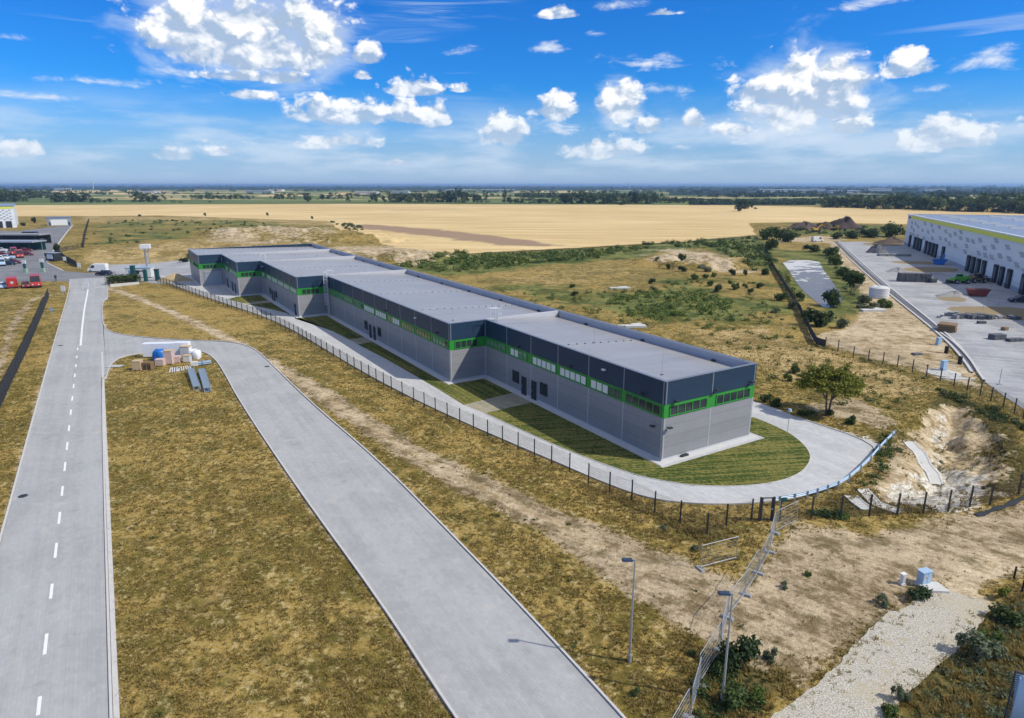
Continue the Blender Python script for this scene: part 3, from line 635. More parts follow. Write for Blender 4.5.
# local: x = u, y = -v
loc = [(u, -v) for u, v in PER]
lo, up, gb, pl, co, jt = MB(), MB(), MB(), MB(), MB(), MB()
edges = [(loc[i], loc[i+1]) for i in range(len(loc)-1)]+[(loc[-1], loc[0])]
def ring(b, off, th, z0, z1):
    """band of wall following the plan with mitred corners; OFF is how far its outer face stands out"""
    A = offset_out(loc, -sgn*off); B = offset_out(loc, -sgn*(off-th)); n = len(A)
    P = [(x, y, z0) for x, y in A]+[(x, y, z1) for x, y in A]+[(x, y, z0) for x, y in B]+[(x, y, z1) for x, y in B]
    F_ = []
    for i in range(n):
        j = (i+1) % n
        F_ += [(i, j, n+j, n+i), (2*n+j, 2*n+i, 3*n+i, 3*n+j), (n+i, n+j, 3*n+j, 3*n+i), (j, i, 2*n+i, 2*n+j)]
    b.add(P, F_)
ring(pl, .0, .25, -.05, .32); ring(lo, .03, .15, .32, 4.30); ring(gb, .05, .17, 4.30, 5.60); ring(up, .07, .19, 5.60, H); ring(co, .10, .32, H, H+.05)
mid = Vector(((loc[0][0]+loc[1][0])/2, (loc[0][1]+loc[1][1])/2)); d0 = (Vector(loc[1])-Vector(loc[0])).normalized()
OUT = 1 if (Vector((d0.y, -d0.x)).x < 0) else -1
def conv(i):   # does the corner at loc[i] stick out?
    a = Vector(loc[i-1]); b = Vector(loc[i]); c = Vector(loc[(i+1) % len(loc)]); d1 = b-a; d2 = c-b
    return (d1.x*d2.y-d1.y*d2.x)*OUT > 0
for i, (a, c) in enumerate(edges):
    L = (Vector(c)-Vector(a)).length
    nb = max(1, round(L/5.52)) if L > 7 or i == 0 else 1
    if i == 0: nb = 2
    dv = (Vector(c)-Vector(a))/nb; dd = dv.normalized(); n = Vector((dd.y, -dd.x))*OUT
    for k in range(nb+1):
        if k in (0, nb):
            idx = i if k == 0 else (i+1) % len(loc)
            s = .12 if k == 0 else -.12
        else: s = 0
        q = Vector(a)+dv*k+dd*s
        for z0, z1, off, mi in ((.32, 4.29, .045, 0), (5.62, H-.02, .085, 1)):
            P = [q-dd*.07+n*(off-.03), q+dd*.07+n*(off-.03), q+dd*.07+n*off, q-dd*.07+n*off]
            jt = MB(); jt.prism([tuple(p) for p in P], z0, z1, mi); jt.build('joint_strip', [M['joint'], M['coping']], hall)
pl.build('plinth', M['apron'], hall); lo.build('lower_cladding', M['grey_clad'], hall); gb.build('green_band', M['green'], hall)
up.build('upper_cladding', M['navy_clad'], hall); co.build('parapet_coping', M['coping'], hall)
# roofs: one plane per section, falling to the back, with parapets
secs = [(0, 33.4, 0), (33.4, 88.5, 5.3), (88.5, 121.5, 11), (121.5, 143, 16.4), (143, 163, 22)]
for k, (x0, x1, yf) in enumerate(secs):
    b = MB(); zf, zb = H-.02, H-.85; yb = -12.2
    b.add([(x0+.1, yf-.12, zf), (x1-.1, yf-.12, zf), (x1-.1, yb+.2, zb), (x0+.1, yb+.2, zb)], [(0, 3, 2, 1)], 0)
    rf = b.build('roof', M['roof'], hall)
    b = MB(); b.box(x0+.12, x1-.12, yb+.14, yb+.34, zb-.1, H-.01); b.build('rear_parapet', M['parapet_in'], rf)
    if k:
        b = MB(); b.box(x0+.13, x0+.42, yb+.36, loc[1+2*k][1]-5.6 if False else secs[k-1][2]-.2, H-1.1, H+.03); b.build('roof_upstand', M['upstand'], rf)
    # lightning conductor on small blocks, every other bay
    x = x0+(16.5 if x1-x0 < 40 else 11.1)
    while x < x1-3:
        b = MB(); yy = yf-1.2; 
        while yy > yb+1.2:
            z = zf+(zb-zf)*(yf-yy)/(yf-yb); b.box(x-.08, x+.08, yy-.08, yy+.08, z-.02, z+.09, 1); yy -= 1.15
        b.tube((x, yf-1.2, zf+.05), (x, yb+1.2, zb+.16), .012, n=4, mi=0)
        b.build('lightning_conductor', [M['galv'], M['darkstone']], rf); x += 16.6
    for (rx, ry) in ((x0+2.2, yf-1.6), ((x0+x1)/2, -5)):
        z = zf+(zb-zf)*(yf-ry)/(yf-yb); b = MB(); b.tube((rx, ry, z), (rx, ry, z+2.6), .018, .008, n=5); b.box(rx-.12, rx+.12, ry-.12, ry+.12, z-.02, z+.07, 1); b.build('lightning_rod', [M['galv'], M['darkstone']], rf)
    for rx in np.arange(x0+5, x1, 11.0):
        b = MB(); b.box(rx-.2, rx+.2, yb+.36, yb+.62, zb-.02, zb+.22); b.build('roof_drain', M['dark_metal'], rf)
# windows
def window(parent, x, y, rz, panes, w=.86, h=.86, zc=4.93, gap=.10, frame='green', proud=.05):
    """strip of PANES; code per pane: d dark, b blind down, a painted olive reflection, g painted green reflection"""
    n = len(panes); W = n*w+(n+1)*gap
    b = MB(); t = .07
    b.box(-W/2, W/2, -.02, t, -h/2-gap, -h/2); b.box(-W/2, W/2, -.02, t, h/2, h/2+gap)
    for i in range(n+1): b.box(-W/2+i*(w+gap), -W/2+i*(w+gap)+gap, -.02, t, -h/2, h/2)
    f = b.build('window', M[frame], parent); f.location = (x, y, zc); f.rotation_euler = (0, 0, rz)
    p = MB(); ms = ['glass', 'blind', 'glass_olive_refl', 'glass_green_refl']
    for i, c in enumerate(panes):
        x0 = -W/2+gap+i*(w+gap); p.box(x0, x0+w, 0, .025, -h/2, h/2, 'dbag'.index(c))
    p.build('pane', [M[k] for k in ms], f)
    return f
FR = math.pi*0   # front walls face +y locally
plans = {0: ['ddddd', 'dddbb'[::-1] if False else 'bbbdd', 'bbbbb', 'bbbbb', 'ggbb'[::-1], 'ggggg'],
         1: ['ggggd', 'aaaaa', 'aaaaa', 'aabbb', 'bbbbb', 'bbbbb', 'dgggd', 'ggggg', 'ggggg', 'ggggg'],
         2: ['bbbbb', 'bbbbb', 'bbbbb', 'bbbbb', 'bbbbb', 'bbbgg'], 3: ['bbbbb', 'bbbbb', 'bbbgg', 'gggg'], 4: ['ddddd', 'ddddd', 'bbbbd', 'dddd']}
for k, (x0, x1, yf) in enumerate(secs):
    nb = len(plans[k]); L = (x1-x0)/nb
    for i, code in enumerate(plans[k]): window(hall, x0+L*(i+.5), yf+.05, 0, code[::-1])
# gable facing the viewer and the stepped returns (face -x)
for i, yc in enumerate((-3.05, -9.15)): window(hall, -.05, yc, math.pi/2, 'ddddd')
for k in range(1, 5):
    x0, _, yf = secs[k]; yp = secs[k-1][2]
    window(hall, x0-.05, (yf+yp)/2+.3, math.pi/2, 'dddd', .72)
# ground floor openings, dark framed
def opening(name, x, y, rz, w, z0, z1, mat='dark_metal', pane='glass', bars=2):
    b = MB(); h = z1-z0; b.box(-w/2, w/2, -.05, .07, 0, .07); b.box(-w/2, w/2, -.05, .07, h-.07, h)
    for i in range(bars+1):
        xx = -w/2+(w-.07)*i/bars; b.box(xx, xx+.07, -.05, .07, .07, h-.07)
    o = b.build(name, M[mat], hall); o.location = (x, y, z0); o.rotation_euler = (0, 0, rz)
    p = MB(); p.box(-w/2+.03, w/2-.03, -.03, .045, .03, h-.03); p.build('pane', M[pane], o)
    if name == 'entrance_door':
        p = MB(); p.box(w/2-.2, w/2-.15, .07, .13, .9, 1.2); p.build('handle', M['galv'], o)
    return o
for (xs, yf) in (((19.5, 21.6, 23.8, 25.7), 0), ((59.3, 61.7, 63.7, 65.7), 5.3), ((107.5, 109.5, 111.4, 113.4), 11)):
    opening('ground_window', xs[0], yf+.03, 0, 1.5, 1.15, 2.65); opening('entrance_door', xs[1], yf+.03, 0, 1.05, .06, 2.35, 'dark_metal', 'dock', 1)
    opening('entrance_door', xs[2], yf+.03, 0, 1.05, .06, 2.35, 'dark_metal', 'dock', 1); opening('ground_window', xs[3], yf+.03, 0, 1.5, 1.15, 2.65)
opening('entrance_door', 91, 11.03, 0, 1.3, .06, 2.3, 'dark_metal', 'dock', 1)
for x in (126, 130, 137): opening('entrance_door', x, 16.43, 0, 1.3, .06, 2.4, 'dark_metal', 'dock', 1)
# roller shutter in the entrance return
b = MB()
for i in range(14): b.box(-1.9, 1.9, 0, .05+.02*(i % 2), .06+i*.235, .06+(i+1)*.235)
b.box(-2.05, -1.9, 0, .10, .06, 3.5); b.box(1.9, 2.05, 0, .10, .06, 3.5); b.box(-2.05, 2.05, 0, .14, 3.36, 3.62)
o = b.build('roller_shutter', M['galv'], hall); o.location = (142.96, 18.9, 0); o.rotation_euler = (0, 0, math.pi/2)
# wall lamps on brackets
for (x, y, rz, z) in [(2.7, .07, 0, 6.0), (8.3, .07, 0, 7.0), (14, .07, 0, 6.0), (24.6, .07, 0, 6.0), (36.5, 5.37, 0, 6.1), (43.5, 5.37, 0, 6.9), (55, 5.37, 0, 6.1), (86, 5.37, 0, 6.9), (100, 11.07, 0, 6.6), (118, 11.07, 0, 6.9), (131, 16.47, 0, 6.9), (140, 16.47, 0, 6.9), (-.07, -1.2, math.pi/2, 5.85), (-.07, -6.4, math.pi/2, 6.1), (-.07, -11.4, math.pi/2, 6.1), (-.04, -.5, math.pi/2, 3.4), (1.0, .04, 0, 3.3)]:
    b = MB(); b.box(-.05, .05, -.02, .35, -.03, .03, 1); b.box(-.22, .22, .22, .5, -.05, .08, 0)
    o = b.build('wall_lamp', [M['white'] if z in (7.0, 6.9) else M['dark_metal'], M['dark_metal']], hall); o.location = (x, y, z); o.rotation_euler = (0, 0, rz)
# caged roof ladders
def ladder(x, y, rz, z0, z1, cage=True):
    b = MB(); w = .32
    for s in (-w, w):
        b.tube((s, .22, z0), (s, .22, z1+1.15), .055, n=6); 
        b.tube((s, .22, z1+1.15), (s, -.9, z1+1.15), .03, n=6); b.tube((s, -.9, z1+1.15), (s, -.9, z1+.02), .03, n=6)
    z = z0+.25
    while z < z1+.1: b.tube((-w, .22, z), (w, .22, z), .035, n=5); z += .3
    o = b.build('roof_ladder', M['alu'], hall); o.location = (x, y, 0); o.rotation_euler = (0, 0, rz)
    if cage:
        b = MB(); zz = max(z0+2.2, z0+.3) if z1-z0 > 4 else z0+.4
        while zz < z1+1.2:
            pr = None
            for i in range(9):
                a = math.pi*i/8; q = (.42*math.cos(a), .22+.70*math.sin(a), zz)
                if pr: b.tube(pr, q, .035, n=4)
                pr = q
            zz += .7
        for i in (1, 2.7, 4, 5.3, 7):
            a = math.pi*i/8; b.tube((.42*math.cos(a), .22+.70*math.sin(a), z0+2.2 if z1-z0 > 4 else z0+.4), (.42*math.cos(a), .22+.70*math.sin(a), z1+1.15), .03, n=4)
        b.build('safety_cage', M['alu'], o)
ladder(86.6, 5.40, 0, .1, H); ladder(31.9, -.6, math.pi, H-.1, H+.6); ladder(119.9, 10.4, math.pi, H-.1, H+.6, False)
b = MB(); z = .3
b.box(-.03, .03, 0, .08, 3.0, 3.12); 
for i in range(3): b.box(-.5+.36*i, -.42+.36*i, -.3, .1, 0, .02)
b = MB(); b.box(-.45, .45, -.25, 0, .06, .22); b.box(-.3, .3, -.2, -.02, .22, .30); o = b.build('air_unit', M['dark_metal'], hall); o.location = (-.35, -2.8, 0); o.rotation_euler = (0, 0, math.pi/2)
# ------------------------------------------------------------------ fences
WIRE = {}
def wire_mesh(L, h, kind):
    """one welded-wire panel of length L along x; kind 'mesh', 'heras' or 'screen'"""
    key = (round(L, 1), h, kind)
    if key in WIRE: return WIRE[key]
    L = key[0]; b = MB()
    if kind == 'screen':
        n = int(h/.16)
        for i in range(n): b.box(0, L, -.012+.014*(i % 2), .012+.014*(i % 2), .06+i*h/n, .06+(i+1)*h/n-.012)
    else:
        st = .10 if kind == 'mesh' else .14; r = .0062 if kind == 'mesh' else .0036
        for i in range(int(L/st)+1): b.tube((i*st, 0, .05), (i*st, 0, h), r, n=3, caps=False, smooth=False)
        z = .05; dz = .2 if kind == 'mesh' else .3
        while z <= h+.001: b.tube((0, .004, z), (L, .004, z), .007, n=3, caps=False, smooth=False); z += dz
    o = b.build('mesh_panel', M['screen'] if kind == 'screen' else (M['dark_metal'] if kind == 'mesh' else M['galv']))
    me = o.data; bpy.data.objects.remove(o); WIRE[key] = me; return me
def resample(pts, step):
    out = [pts[0]]
    for a, b in zip(pts[:-1], pts[1:]):
        n = max(1, round(math.hypot(b[0]-a[0], b[1]-a[1])/step))
        for k in range(1, n+1): out.append((a[0]+(b[0]-a[0])*k/n, a[1]+(b[1]-a[1])*k/n))
    return out
def fence(name, label, pts, h=1.75, kind='mesh', step=2.5, post=.10, exact=False, mat='dark_metal', cat='fence', group=None):
    p = pts if exact else resample(pts, step)
    root = thing(name, label, cat, (*p[0], gz(*p[0])), 0, group)
    pm = MB(); pm.box(-post/2, post/2, -post/2, post/2, -.3, h+.06); pm.box(-post/2-.005, post/2+.005, -post/2-.005, post/2+.005, h+.06, h+.08)
    first = None; zr = root.location.z
    for i, q in enumerate(p):
        if first is None: o = first = pm.build('post', M[mat], root)
        else: o = first.copy(); COL.objects.link(o); o.parent = root
        o.location = (q[0]-p[0][0], q[1]-p[0][1], gz(*q)-zr)
        if i+1 < len(p):
            t = p[i+1]; L = math.hypot(t[0]-q[0], t[1]-q[1]); dzp = gz(*t)-gz(*q)
            o = bpy.data.objects.new('mesh_panel' if kind != 'screen' else 'screen_panel', wire_mesh(L, h, kind)); COL.objects.link(o); o.parent = root
            o.location = (q[0]-p[0][0], q[1]-p[0][1], gz(*q)-zr); o.rotation_euler = (0, -math.atan2(dzp, L), math.atan2(t[1]-q[1], t[0]-q[0]))
            o.scale = (L/round(L, 1), 1, 1)
    return root
fence('mesh_fence', 'long dark mesh fence between ring road and dry grass before the stepped hall',
      chaikin(G([(158, 282.6), (170, 286), (184, 291.5), (222, 305), (265, 319), (293, 333), (318, 348), (359, 372), (403.8, 396.5), (447, 418), (502.7, 442.5), (569.6, 471.3)]), 1, False), 1.75, 'mesh', 2.55)
fence('mesh_fence', 'dark mesh fence dipping below the road bend, left of the small gate',
      G([(588.4, 483), (609.5, 492), (631.6, 500.5), (654.5, 513), (680, 522), (706.8, 535), (726, 526.5), (751, 521.5)]), 1.8, 'mesh', exact=True)
fence('mesh_fence', 'dark mesh fence on the near edge of the sandy pit, right of the small gate',
      G([(779, 521), (811, 519.5), (840, 518.5), (869, 516), (897, 515), (923, 513), (948, 510), (969.6, 506), (990, 503.7), (1018, 495), (1046, 484)]), 1.8, 'mesh', exact=True)
fence('mesh_fence', 'dark mesh fence between meadow and sandy ground, behind the pit',
      G([(825, 347.6), (837.6, 351.8), (853, 358), (868, 361.6), (882.6, 364.5), (897, 368), (912, 372.2), (926, 377), (940, 381.3), (953.6, 386), (967, 390.5), (979.8, 395.5), (990.7, 401), (1003, 407), (1014, 413), (1023, 419), (1040, 428)]), 1.7, 'mesh', exact=True)
fence('screen_fence', 'dark solid screen fence along the pond side of the meadow', G([(766, 249), (769.5, 261), (776.7, 274), (790, 295.5), (800, 312), (808, 330), (816, 345), (825, 347.6)]), 1.2, 'screen', 3.0)
fence('screen_fence', 'black screen fence on the grass left of the near road', G([(49, 297), (36, 330), (19, 368), (0, 409), (-30, 470)]), 1.9, 'screen', 3.0)
fence('screen_fence', 'narrow dark screen fence running away across the far left grass', G([(83.5, 247.5), (86, 233), (89.3, 220)]), 1.6, 'screen', 6.0)
fence('screen_fence', 'dark screen fence round the corner by the small guard cabin', G([(57.5, 254.5), (62, 258), (68, 262), (77, 267)]), 1.8, 'screen', 4.0)
fence('mesh_fence', 'thin mesh fence on the bank behind the small guard cabin', G([(57.5, 254.5), (68, 250.5), (83, 247.5)]), 1.8, 'mesh', 4.0)
fence('mesh_fence', 'mesh fence with dark posts below the entrance yard and hedge', G([(109, 286), (128, 284.5), (140, 284)]), 1.5, 'mesh', 3.0)
# garden gate in the front fence
p0, p1 = G([(759, 521.3), (772, 521)]); L = math.hypot(p1[0]-p0[0], p1[1]-p0[1])
gt = thing('pedestrian_gate', 'small dark metal gate between the two front mesh fences', 'gate', (*p0, gz(*p0)), math.atan2(p1[1]-p0[1], p1[0]-p0[0]))
b = MB(); b.box(-.07, .07, -.07, .07, -.3, 2.0); o = b.build('post', M['dark_metal'], gt); o2 = o.copy(); COL.objects.link(o2); o2.parent = gt; o2.location.x = L
b = MB(); b.box(.1, L-.1, -.03, .03, 1.9, 1.97); b.box(.1, L-.1, -.03, .03, .1, .16); b.box(.1, .16, -.03, .03, .1, 1.97); b.box(L-.16, L-.1, -.03, .03, .1, 1.97)
for i in range(1, 9): b.tube((.1+(L-.2)*i/9, 0, .1), (.1+(L-.2)*i/9, 0, 1.95), .008, n=4)
b.build('gate_leaf', M['dark_metal'], gt); b = MB(); b.box(L-.2, L-.05, -.08, .08, .95, 1.1); b.build('handle', M['galv'], gt)
q = g(778, 523); s = thing('traffic_sign', 'short post with a blue sign plate beside the front gate', 'sign', (*q, gz(*q)))
b = MB(); b.tube((0, 0, -.2), (0, 0, 2.1), .03, n=6); b.build('post', M['galv'], s); b = MB(); b.box(-.05, .5, -.02, .02, 1.8, 2.1); b.build('sign_plate', M['teal'], s)
# loose site-fence panels on concrete feet
def site_panel(a, c, label, h=1.8, lean=0.0):
    A = g(*a); C = g(*c); L = math.hypot(C[0]-A[0], C[1]-A[1]); za, zc = gz(*A), gz(*C)
    t = thing('site_fence_panel', label, 'fence panel', (*A, za), math.atan2(C[1]-A[1], C[0]-A[0]), 'loose steel site fence panels'); t.rotation_euler[1] = -math.atan2(zc-za, L); t.rotation_euler[0] = lean
    b = MB(); 
    for x in (.06, L-.06): b.tube((x, 0, .05), (x, 0, h), .021, n=6)
    b.tube((.06, 0, h), (L-.06, 0, h), .021, n=6); b.tube((.06, 0, .22), (L-.06, 0, .22), .019, n=6); b.build('frame', M['galv'], t)
    o = bpy.data.objects.new('wire_infill', wire_mesh(L-.12, h-.05, 'heras')); COL.objects.link(o); o.parent = t; o.location = (.06, 0, .1); o.scale = ((L-.12)/round(L-.12, 1), 1, .93)
    b = MB(); b.box(-.15, .19, -.38, .38, 0, .13, 0, (.04, .05)); b.build('concrete_foot', M['stone'], t)
    return t
chain = [(797, 522.5), (774.8, 533.3), (769.4, 553), (758, 574), (745, 596), (727, 619), (720, 652), (699, 687), (690, 720), (672, 752)]
lab = ['site fence panel at the top of the row, running right to the mesh fence', 'site fence panel nearest the small gate, turning down from the row\'s top corner', 'site fence panel in the row below the gate corner, above the slope', 'site fence panel in the row level with the lone panel', 'site fence panel beside the bare earth, above the tall lamp\'s head', 'site fence panel right of the second lamp post, middle of the row', 'site fence panel above the dark bushes left of the gravel lane', 'site fence panel left of the dark bushes near the bottom', 'lowest site fence panel at the bottom edge']
for i in range(len(chain)-1): site_panel(chain[i+1], chain[i], lab[i], 1.8, R(random.uniform(-4, 4)))
site_panel((699.7, 569.5), (736.8, 559.6), 'lone site fence panel standing apart on the dry grass', 1.8)
# guard rail round the end of the ring road
gr_pts = resample(chaikin(G([(772, 505.5), (802, 500.6), (822, 494.8), (843, 487), (865.5, 468), (883, 447.6), (894.5, 436.5)]), 1, False), 4.0)
q0 = gr_pts[0]; gd = thing('guard_rail', 'pale blue steel guard rail curving round the end of the ring road', 'guard rail', (*q0, 0))
b = MB(); prof = [(0, .42), (.05, .47), (.05, .52), (0, .57), (.05, .62), (.05, .67), (0, .72)]; P = []
for i, c in enumerate(gr_pts):
    a = Vector(gr_pts[max(i-1, 0)]); e = Vector(gr_pts[min(i+1, len(gr_pts)-1)]); d = (e-a).normalized(); nx, ny = -d.y, d.x
    P += [(c[0]-q0[0]+nx*o, c[1]-q0[1]+ny*o, z) for o, z in prof]
m = len(prof); b.add(P, [(m*i+k, m*i+m+k, m*i+m+1+k, m*i+1+k) for i in range(len(gr_pts)-1) for k in range(m-1)])
o = b.build('rail', M['skyblue'], gd); so = o.modifiers.new('s', 'SOLIDIFY'); so.thickness = .02
for i, c in enumerate(gr_pts):
    if i % 1 == 0:
        b = MB(); b.box(-.06, .06, -.05, .05, -.3, .74); o = b.build('post', M['galv'], gd); o.location = (c[0]-q0[0], c[1]-q0[1], 0)
# dark uneven strip on the ground under the fence at the right edge
tl = G([(976, 515), (992, 510), (1012, 503), (1030, 496)]); b = MB(); P = []
for (x, y), w in zip(resample(tl, .6), [.28+.12*math.sin(i*1.7) for i in range(99)]): P += [(x, y-w, gz(x, y-w)+.06), (x, y, gz(x, y)+.10), (x, y+w, gz(x, y+w)+.07)]
b.add(P, [(3*i+k, 3*i+3+k, 3*i+4+k, 3*i+1+k) for i in range(len(P)//3-1) for k in (0, 1)], 0, True); tag(b.build('ground_strip', M['dock']), 'dark uneven strip along the fence foot at the right edge', 'fabric strip')

# ------------------------------------------------------------------ lamps, signs, cabinets
def lamp(px, py, label, rz, h=6.2):
    x, y = g(px, py); t = thing('street_lamp', label, 'street lamp', (x, y, gz(x, y)), rz)
    b = MB(); b.tube((0, 0, -.2), (0, 0, h), .07, .04, 10); b.tube((0, 0, 0), (0, 0, .5), .11, .10, 10); b.build('pole', M['galv'], t)
    b = MB(); b.tube((0, 0, h-.03), (.2, 0, h+.02), .03, n=6); b.box(.10, .68, -.15, .15, h-.02, h+.08, 0, (.06, .04)); b.build('lamp_head', M['navy'] if 0 else M['galv_dark'], t)
    b = MB(); b.box(-.06, .06, -.1, -.07, .6, 1.0); b.build('service_hatch', M['galv'], t)
    return t
M['galv_dark'] = plain('lamp_grey', (.05, .075, .115), .4, .3, .1)
lamp(629.5, 662, 'tall slim street lamp standing on the dry grass right of the branch road', math.pi); lamp(722, 703, 'street lamp whose pole rises among the site fence panels', math.pi*.97)
x, y = g(787.5, 431.5); t = thing('street_lamp', 'small blue headed lamp post on the lawn edge behind the near hall corner', 'street lamp', (x, y, 0))
b = MB(); b.tube((0, 0, 0), (0, 0, 2.3), .035, n=8); b.build('pole', M['galv'], t); b = MB(); b.tube((0, 0, 2.25), (0, 0, 2.5), .22, .16, 10); b.build('lamp_head', M['skyblue'], t)
def cabinet(px, py, label, w, d, h, mat='skyblue', rz=.3, name='utility_cabinet'):
    x, y = g(px, py); t = thing(name, label, 'utility cabinet', (x, y, gz(x, y)), rz)
    b = MB(); b.box(-w/2, w/2, -d/2, d/2, .12, h); b.build('body', M[mat], t, .02); b = MB(); b.box(-w/2-.04, w/2+.04, -d/2-.04, d/2+.04, h, h+.06); b.build('lid', M[mat], t)
    b = MB(); b.box(-w/2-.06, w/2+.06, -d/2-.06, d/2+.06, -.2, .12); b.build('plinth', M['slab'], t)
    b = MB(); b.box(-w/2+.05, -.02, -d/2-.02, -d/2, .2, h-.06); b.box(.02, w/2-.05, -d/2-.02, -d/2, .2, h-.06); b.build('door', M[mat], t)
    return t
cb = cabinet(923, 584, 'pale blue utility cabinet with a small yellow label beside the gravel lane', .75, .45, 1.0)
b = MB(); b.box(-.16, -.06, -.26, -.246, .62, .74); b.build('warning_label', M['yellow'], cb)
x, y = g(932, 589); b = MB(); b.prism([(x-.9, y-.35), (x+.8, y-.5), (x+.7, y+.55), (x-.5, y+.7)], -.1, .16); tag(b.build('concrete_slab', M['slab']), 'tilted pale concrete slab beside the pale blue cabinet', 'slab')
cabinet(902, 584, 'thin white marker cabinet left of the pale blue cabinet', .28, .2, .75, 'white'); cabinet(943, 371, 'pale blue cabinet standing at the round concrete slab behind the fence', .8, .5, 1.5)
cabinet(938, 345, 'small pale cabinet on the sand beside the yard channel', .7, .5, 1.2, 'skyblue')
x, y = g(943, 373.5); b = MB(); b.tube((x, y, -.1), (x, y, .12), 2.1, n=26, smooth=False); b.tube((x+.8, y-.6, .12), (x+.8, y-.6, .16), .35, n=14, smooth=False); tag(b.build('shaft_cover', M['slab']), 'round pale concrete shaft cover behind the right fence', 'shaft cover')
x, y = g(955, 378.5); b = MB(); b.prism([(x-2.0, y+.2), (x-.4, y-.8), (x+2.2, y-.6), (x+1.2, y+.5)], -.1, .10); tag(b.build('concrete_slab', M['slab']), 'flat pale slab just right of the round shaft cover', 'slab')
for px, py, lb in [(946, 353.5, 'black bollard on the sand left of the yard channel, the upper one'), (959.5, 364, 'black bollard on the sand left of the yard channel, the lower one')]:
    x, y = g(px, py); b = MB(); b.tube((x, y, -.1), (x, y, 1.1), .28, .28, 12); b.tube((x, y, 1.1), (x, y, 1.16), .30, .22, 12); tag(b.build('bollard', M['black']), lb, 'bollard')
for px, py, lb in [(1014, 578, 'dark slim post beside the sandy path, the left one'), (1022, 592, 'dark slim post at the right edge beside the sandy path')]:
    x, y = g(px, py); z = gz(x, y); b = MB(); b.tube((x, y, z-.2), (x, y, z+.85), .06, .06, 8); b.tube((x, y, z+.85), (x, y, z+.9), .07, .04, 8); tag(b.build('marker_post', M['black']), lb, 'post')
for px, py, h, lb in [(999, 384.5, 2.2, 'thin grey pole standing on the pale yard near the right fence'), (983, 309, 2.6, 'thin dark pole in the yard left of the red skip\'s soil strip'), (998, 305, 2.4, 'thin dark pole in the yard beside the dark car')]:
    x, y = g(px, py); b = MB(); b.tube((x, y, 0), (x, y, h), .05, .035, 6); b.box(x-.25, x+.25, y-.2, y+.2, 0, .08); tag(b.build('pole', M['galv']), lb, 'pole')
# pale blue banner laced to a post frame, cut by the frame of the photograph
x, y = g(1003, 738); t = thing('advertising_banner', 'pale blue banner laced to a dark edged frame, cut off at the lower right corner', 'banner', (x, y, gz(x, y)), math.atan2(-x, y)+.25)
b = MB(); n = 16
P = [(2.6*i/n, .05*math.sin(i*.9), z) for z in (.35, 1.9, 3.55) for i in range(n+1)]; P = [(px_+.10*math.sin(pz_*1.1) if px_ == 0 else px_, py_, pz_) for px_, py_, pz_ in P]
b.add(P, [(k*(n+1)+i, k*(n+1)+i+1, (k+1)*(n+1)+i+1, (k+1)*(n+1)+i) for k in range(2) for i in range(n)], 0, True); o = b.build('banner_sheet', M['banner'], t); so = o.modifiers.new('s', 'SOLIDIFY'); so.thickness = .01
b = MB(); b.tube((-.1, .03, -.2), (-.1, .03, 3.7), .035, n=8); b.tube((2.75, .03, -.2), (2.75, .03, 3.7), .035, n=8); b.tube((-.1, .03, 3.65), (2.75, .03, 3.65), .03, n=8); b.tube((-.1, .03, .25), (2.75, .03, .25), .03, n=8); b.build('frame', M['galv_dark'], t)
b = MB(); z = .4
while z < 3.55: b.tube((-.12, 0, z), (.10, -.02, z+.03), .018, n=5); b.tube((2.52, -.02, z), (2.77, 0, z+.03), .018, n=5); z += .11
b.build('lacing', M['navy'], t)

# advertising tower at the entrance
x, y = g(149.5, 277); t = thing('sign_tower', 'tall triangular lattice tower with a white sign box by the entrance', 'sign tower', (x, y, 0), .25)
b = MB(); hh = 8.0
cor = [(.62*math.cos(a), .62*math.sin(a)) for a in (.5, .5+2.094, .5+4.189)]
for i in range(3):
    a, c = cor[i], cor[(i+1) % 3]; b.tube((*a, 0), (*a, hh), .10, n=6)
    z = 0.3; k = 0
    while z < hh-.9:
        b.tube((*(a if k % 2 else c), z), (*(c if k % 2 else a), z+.8), .045, n=5); b.tube((*a, z), (*c, z), .04, n=5); z += .8; k += 1
b.build('lattice_mast', M['galv'], t); b = MB(); b.box(-1.25, 1.25, -.9, .9, hh, hh+1.1, 0); b.build('sign_box', M['white'], t, .03)
b = MB(); b.box(-1.27, 1.27, -.92, .92, hh-.1, hh+.04); b.build('sign_frame', M['skyblue'], t); b = MB(); b.box(-1.2, 1.2, -1.2, 1.2, -.1, .25); b.build('base', M['slab'], t)

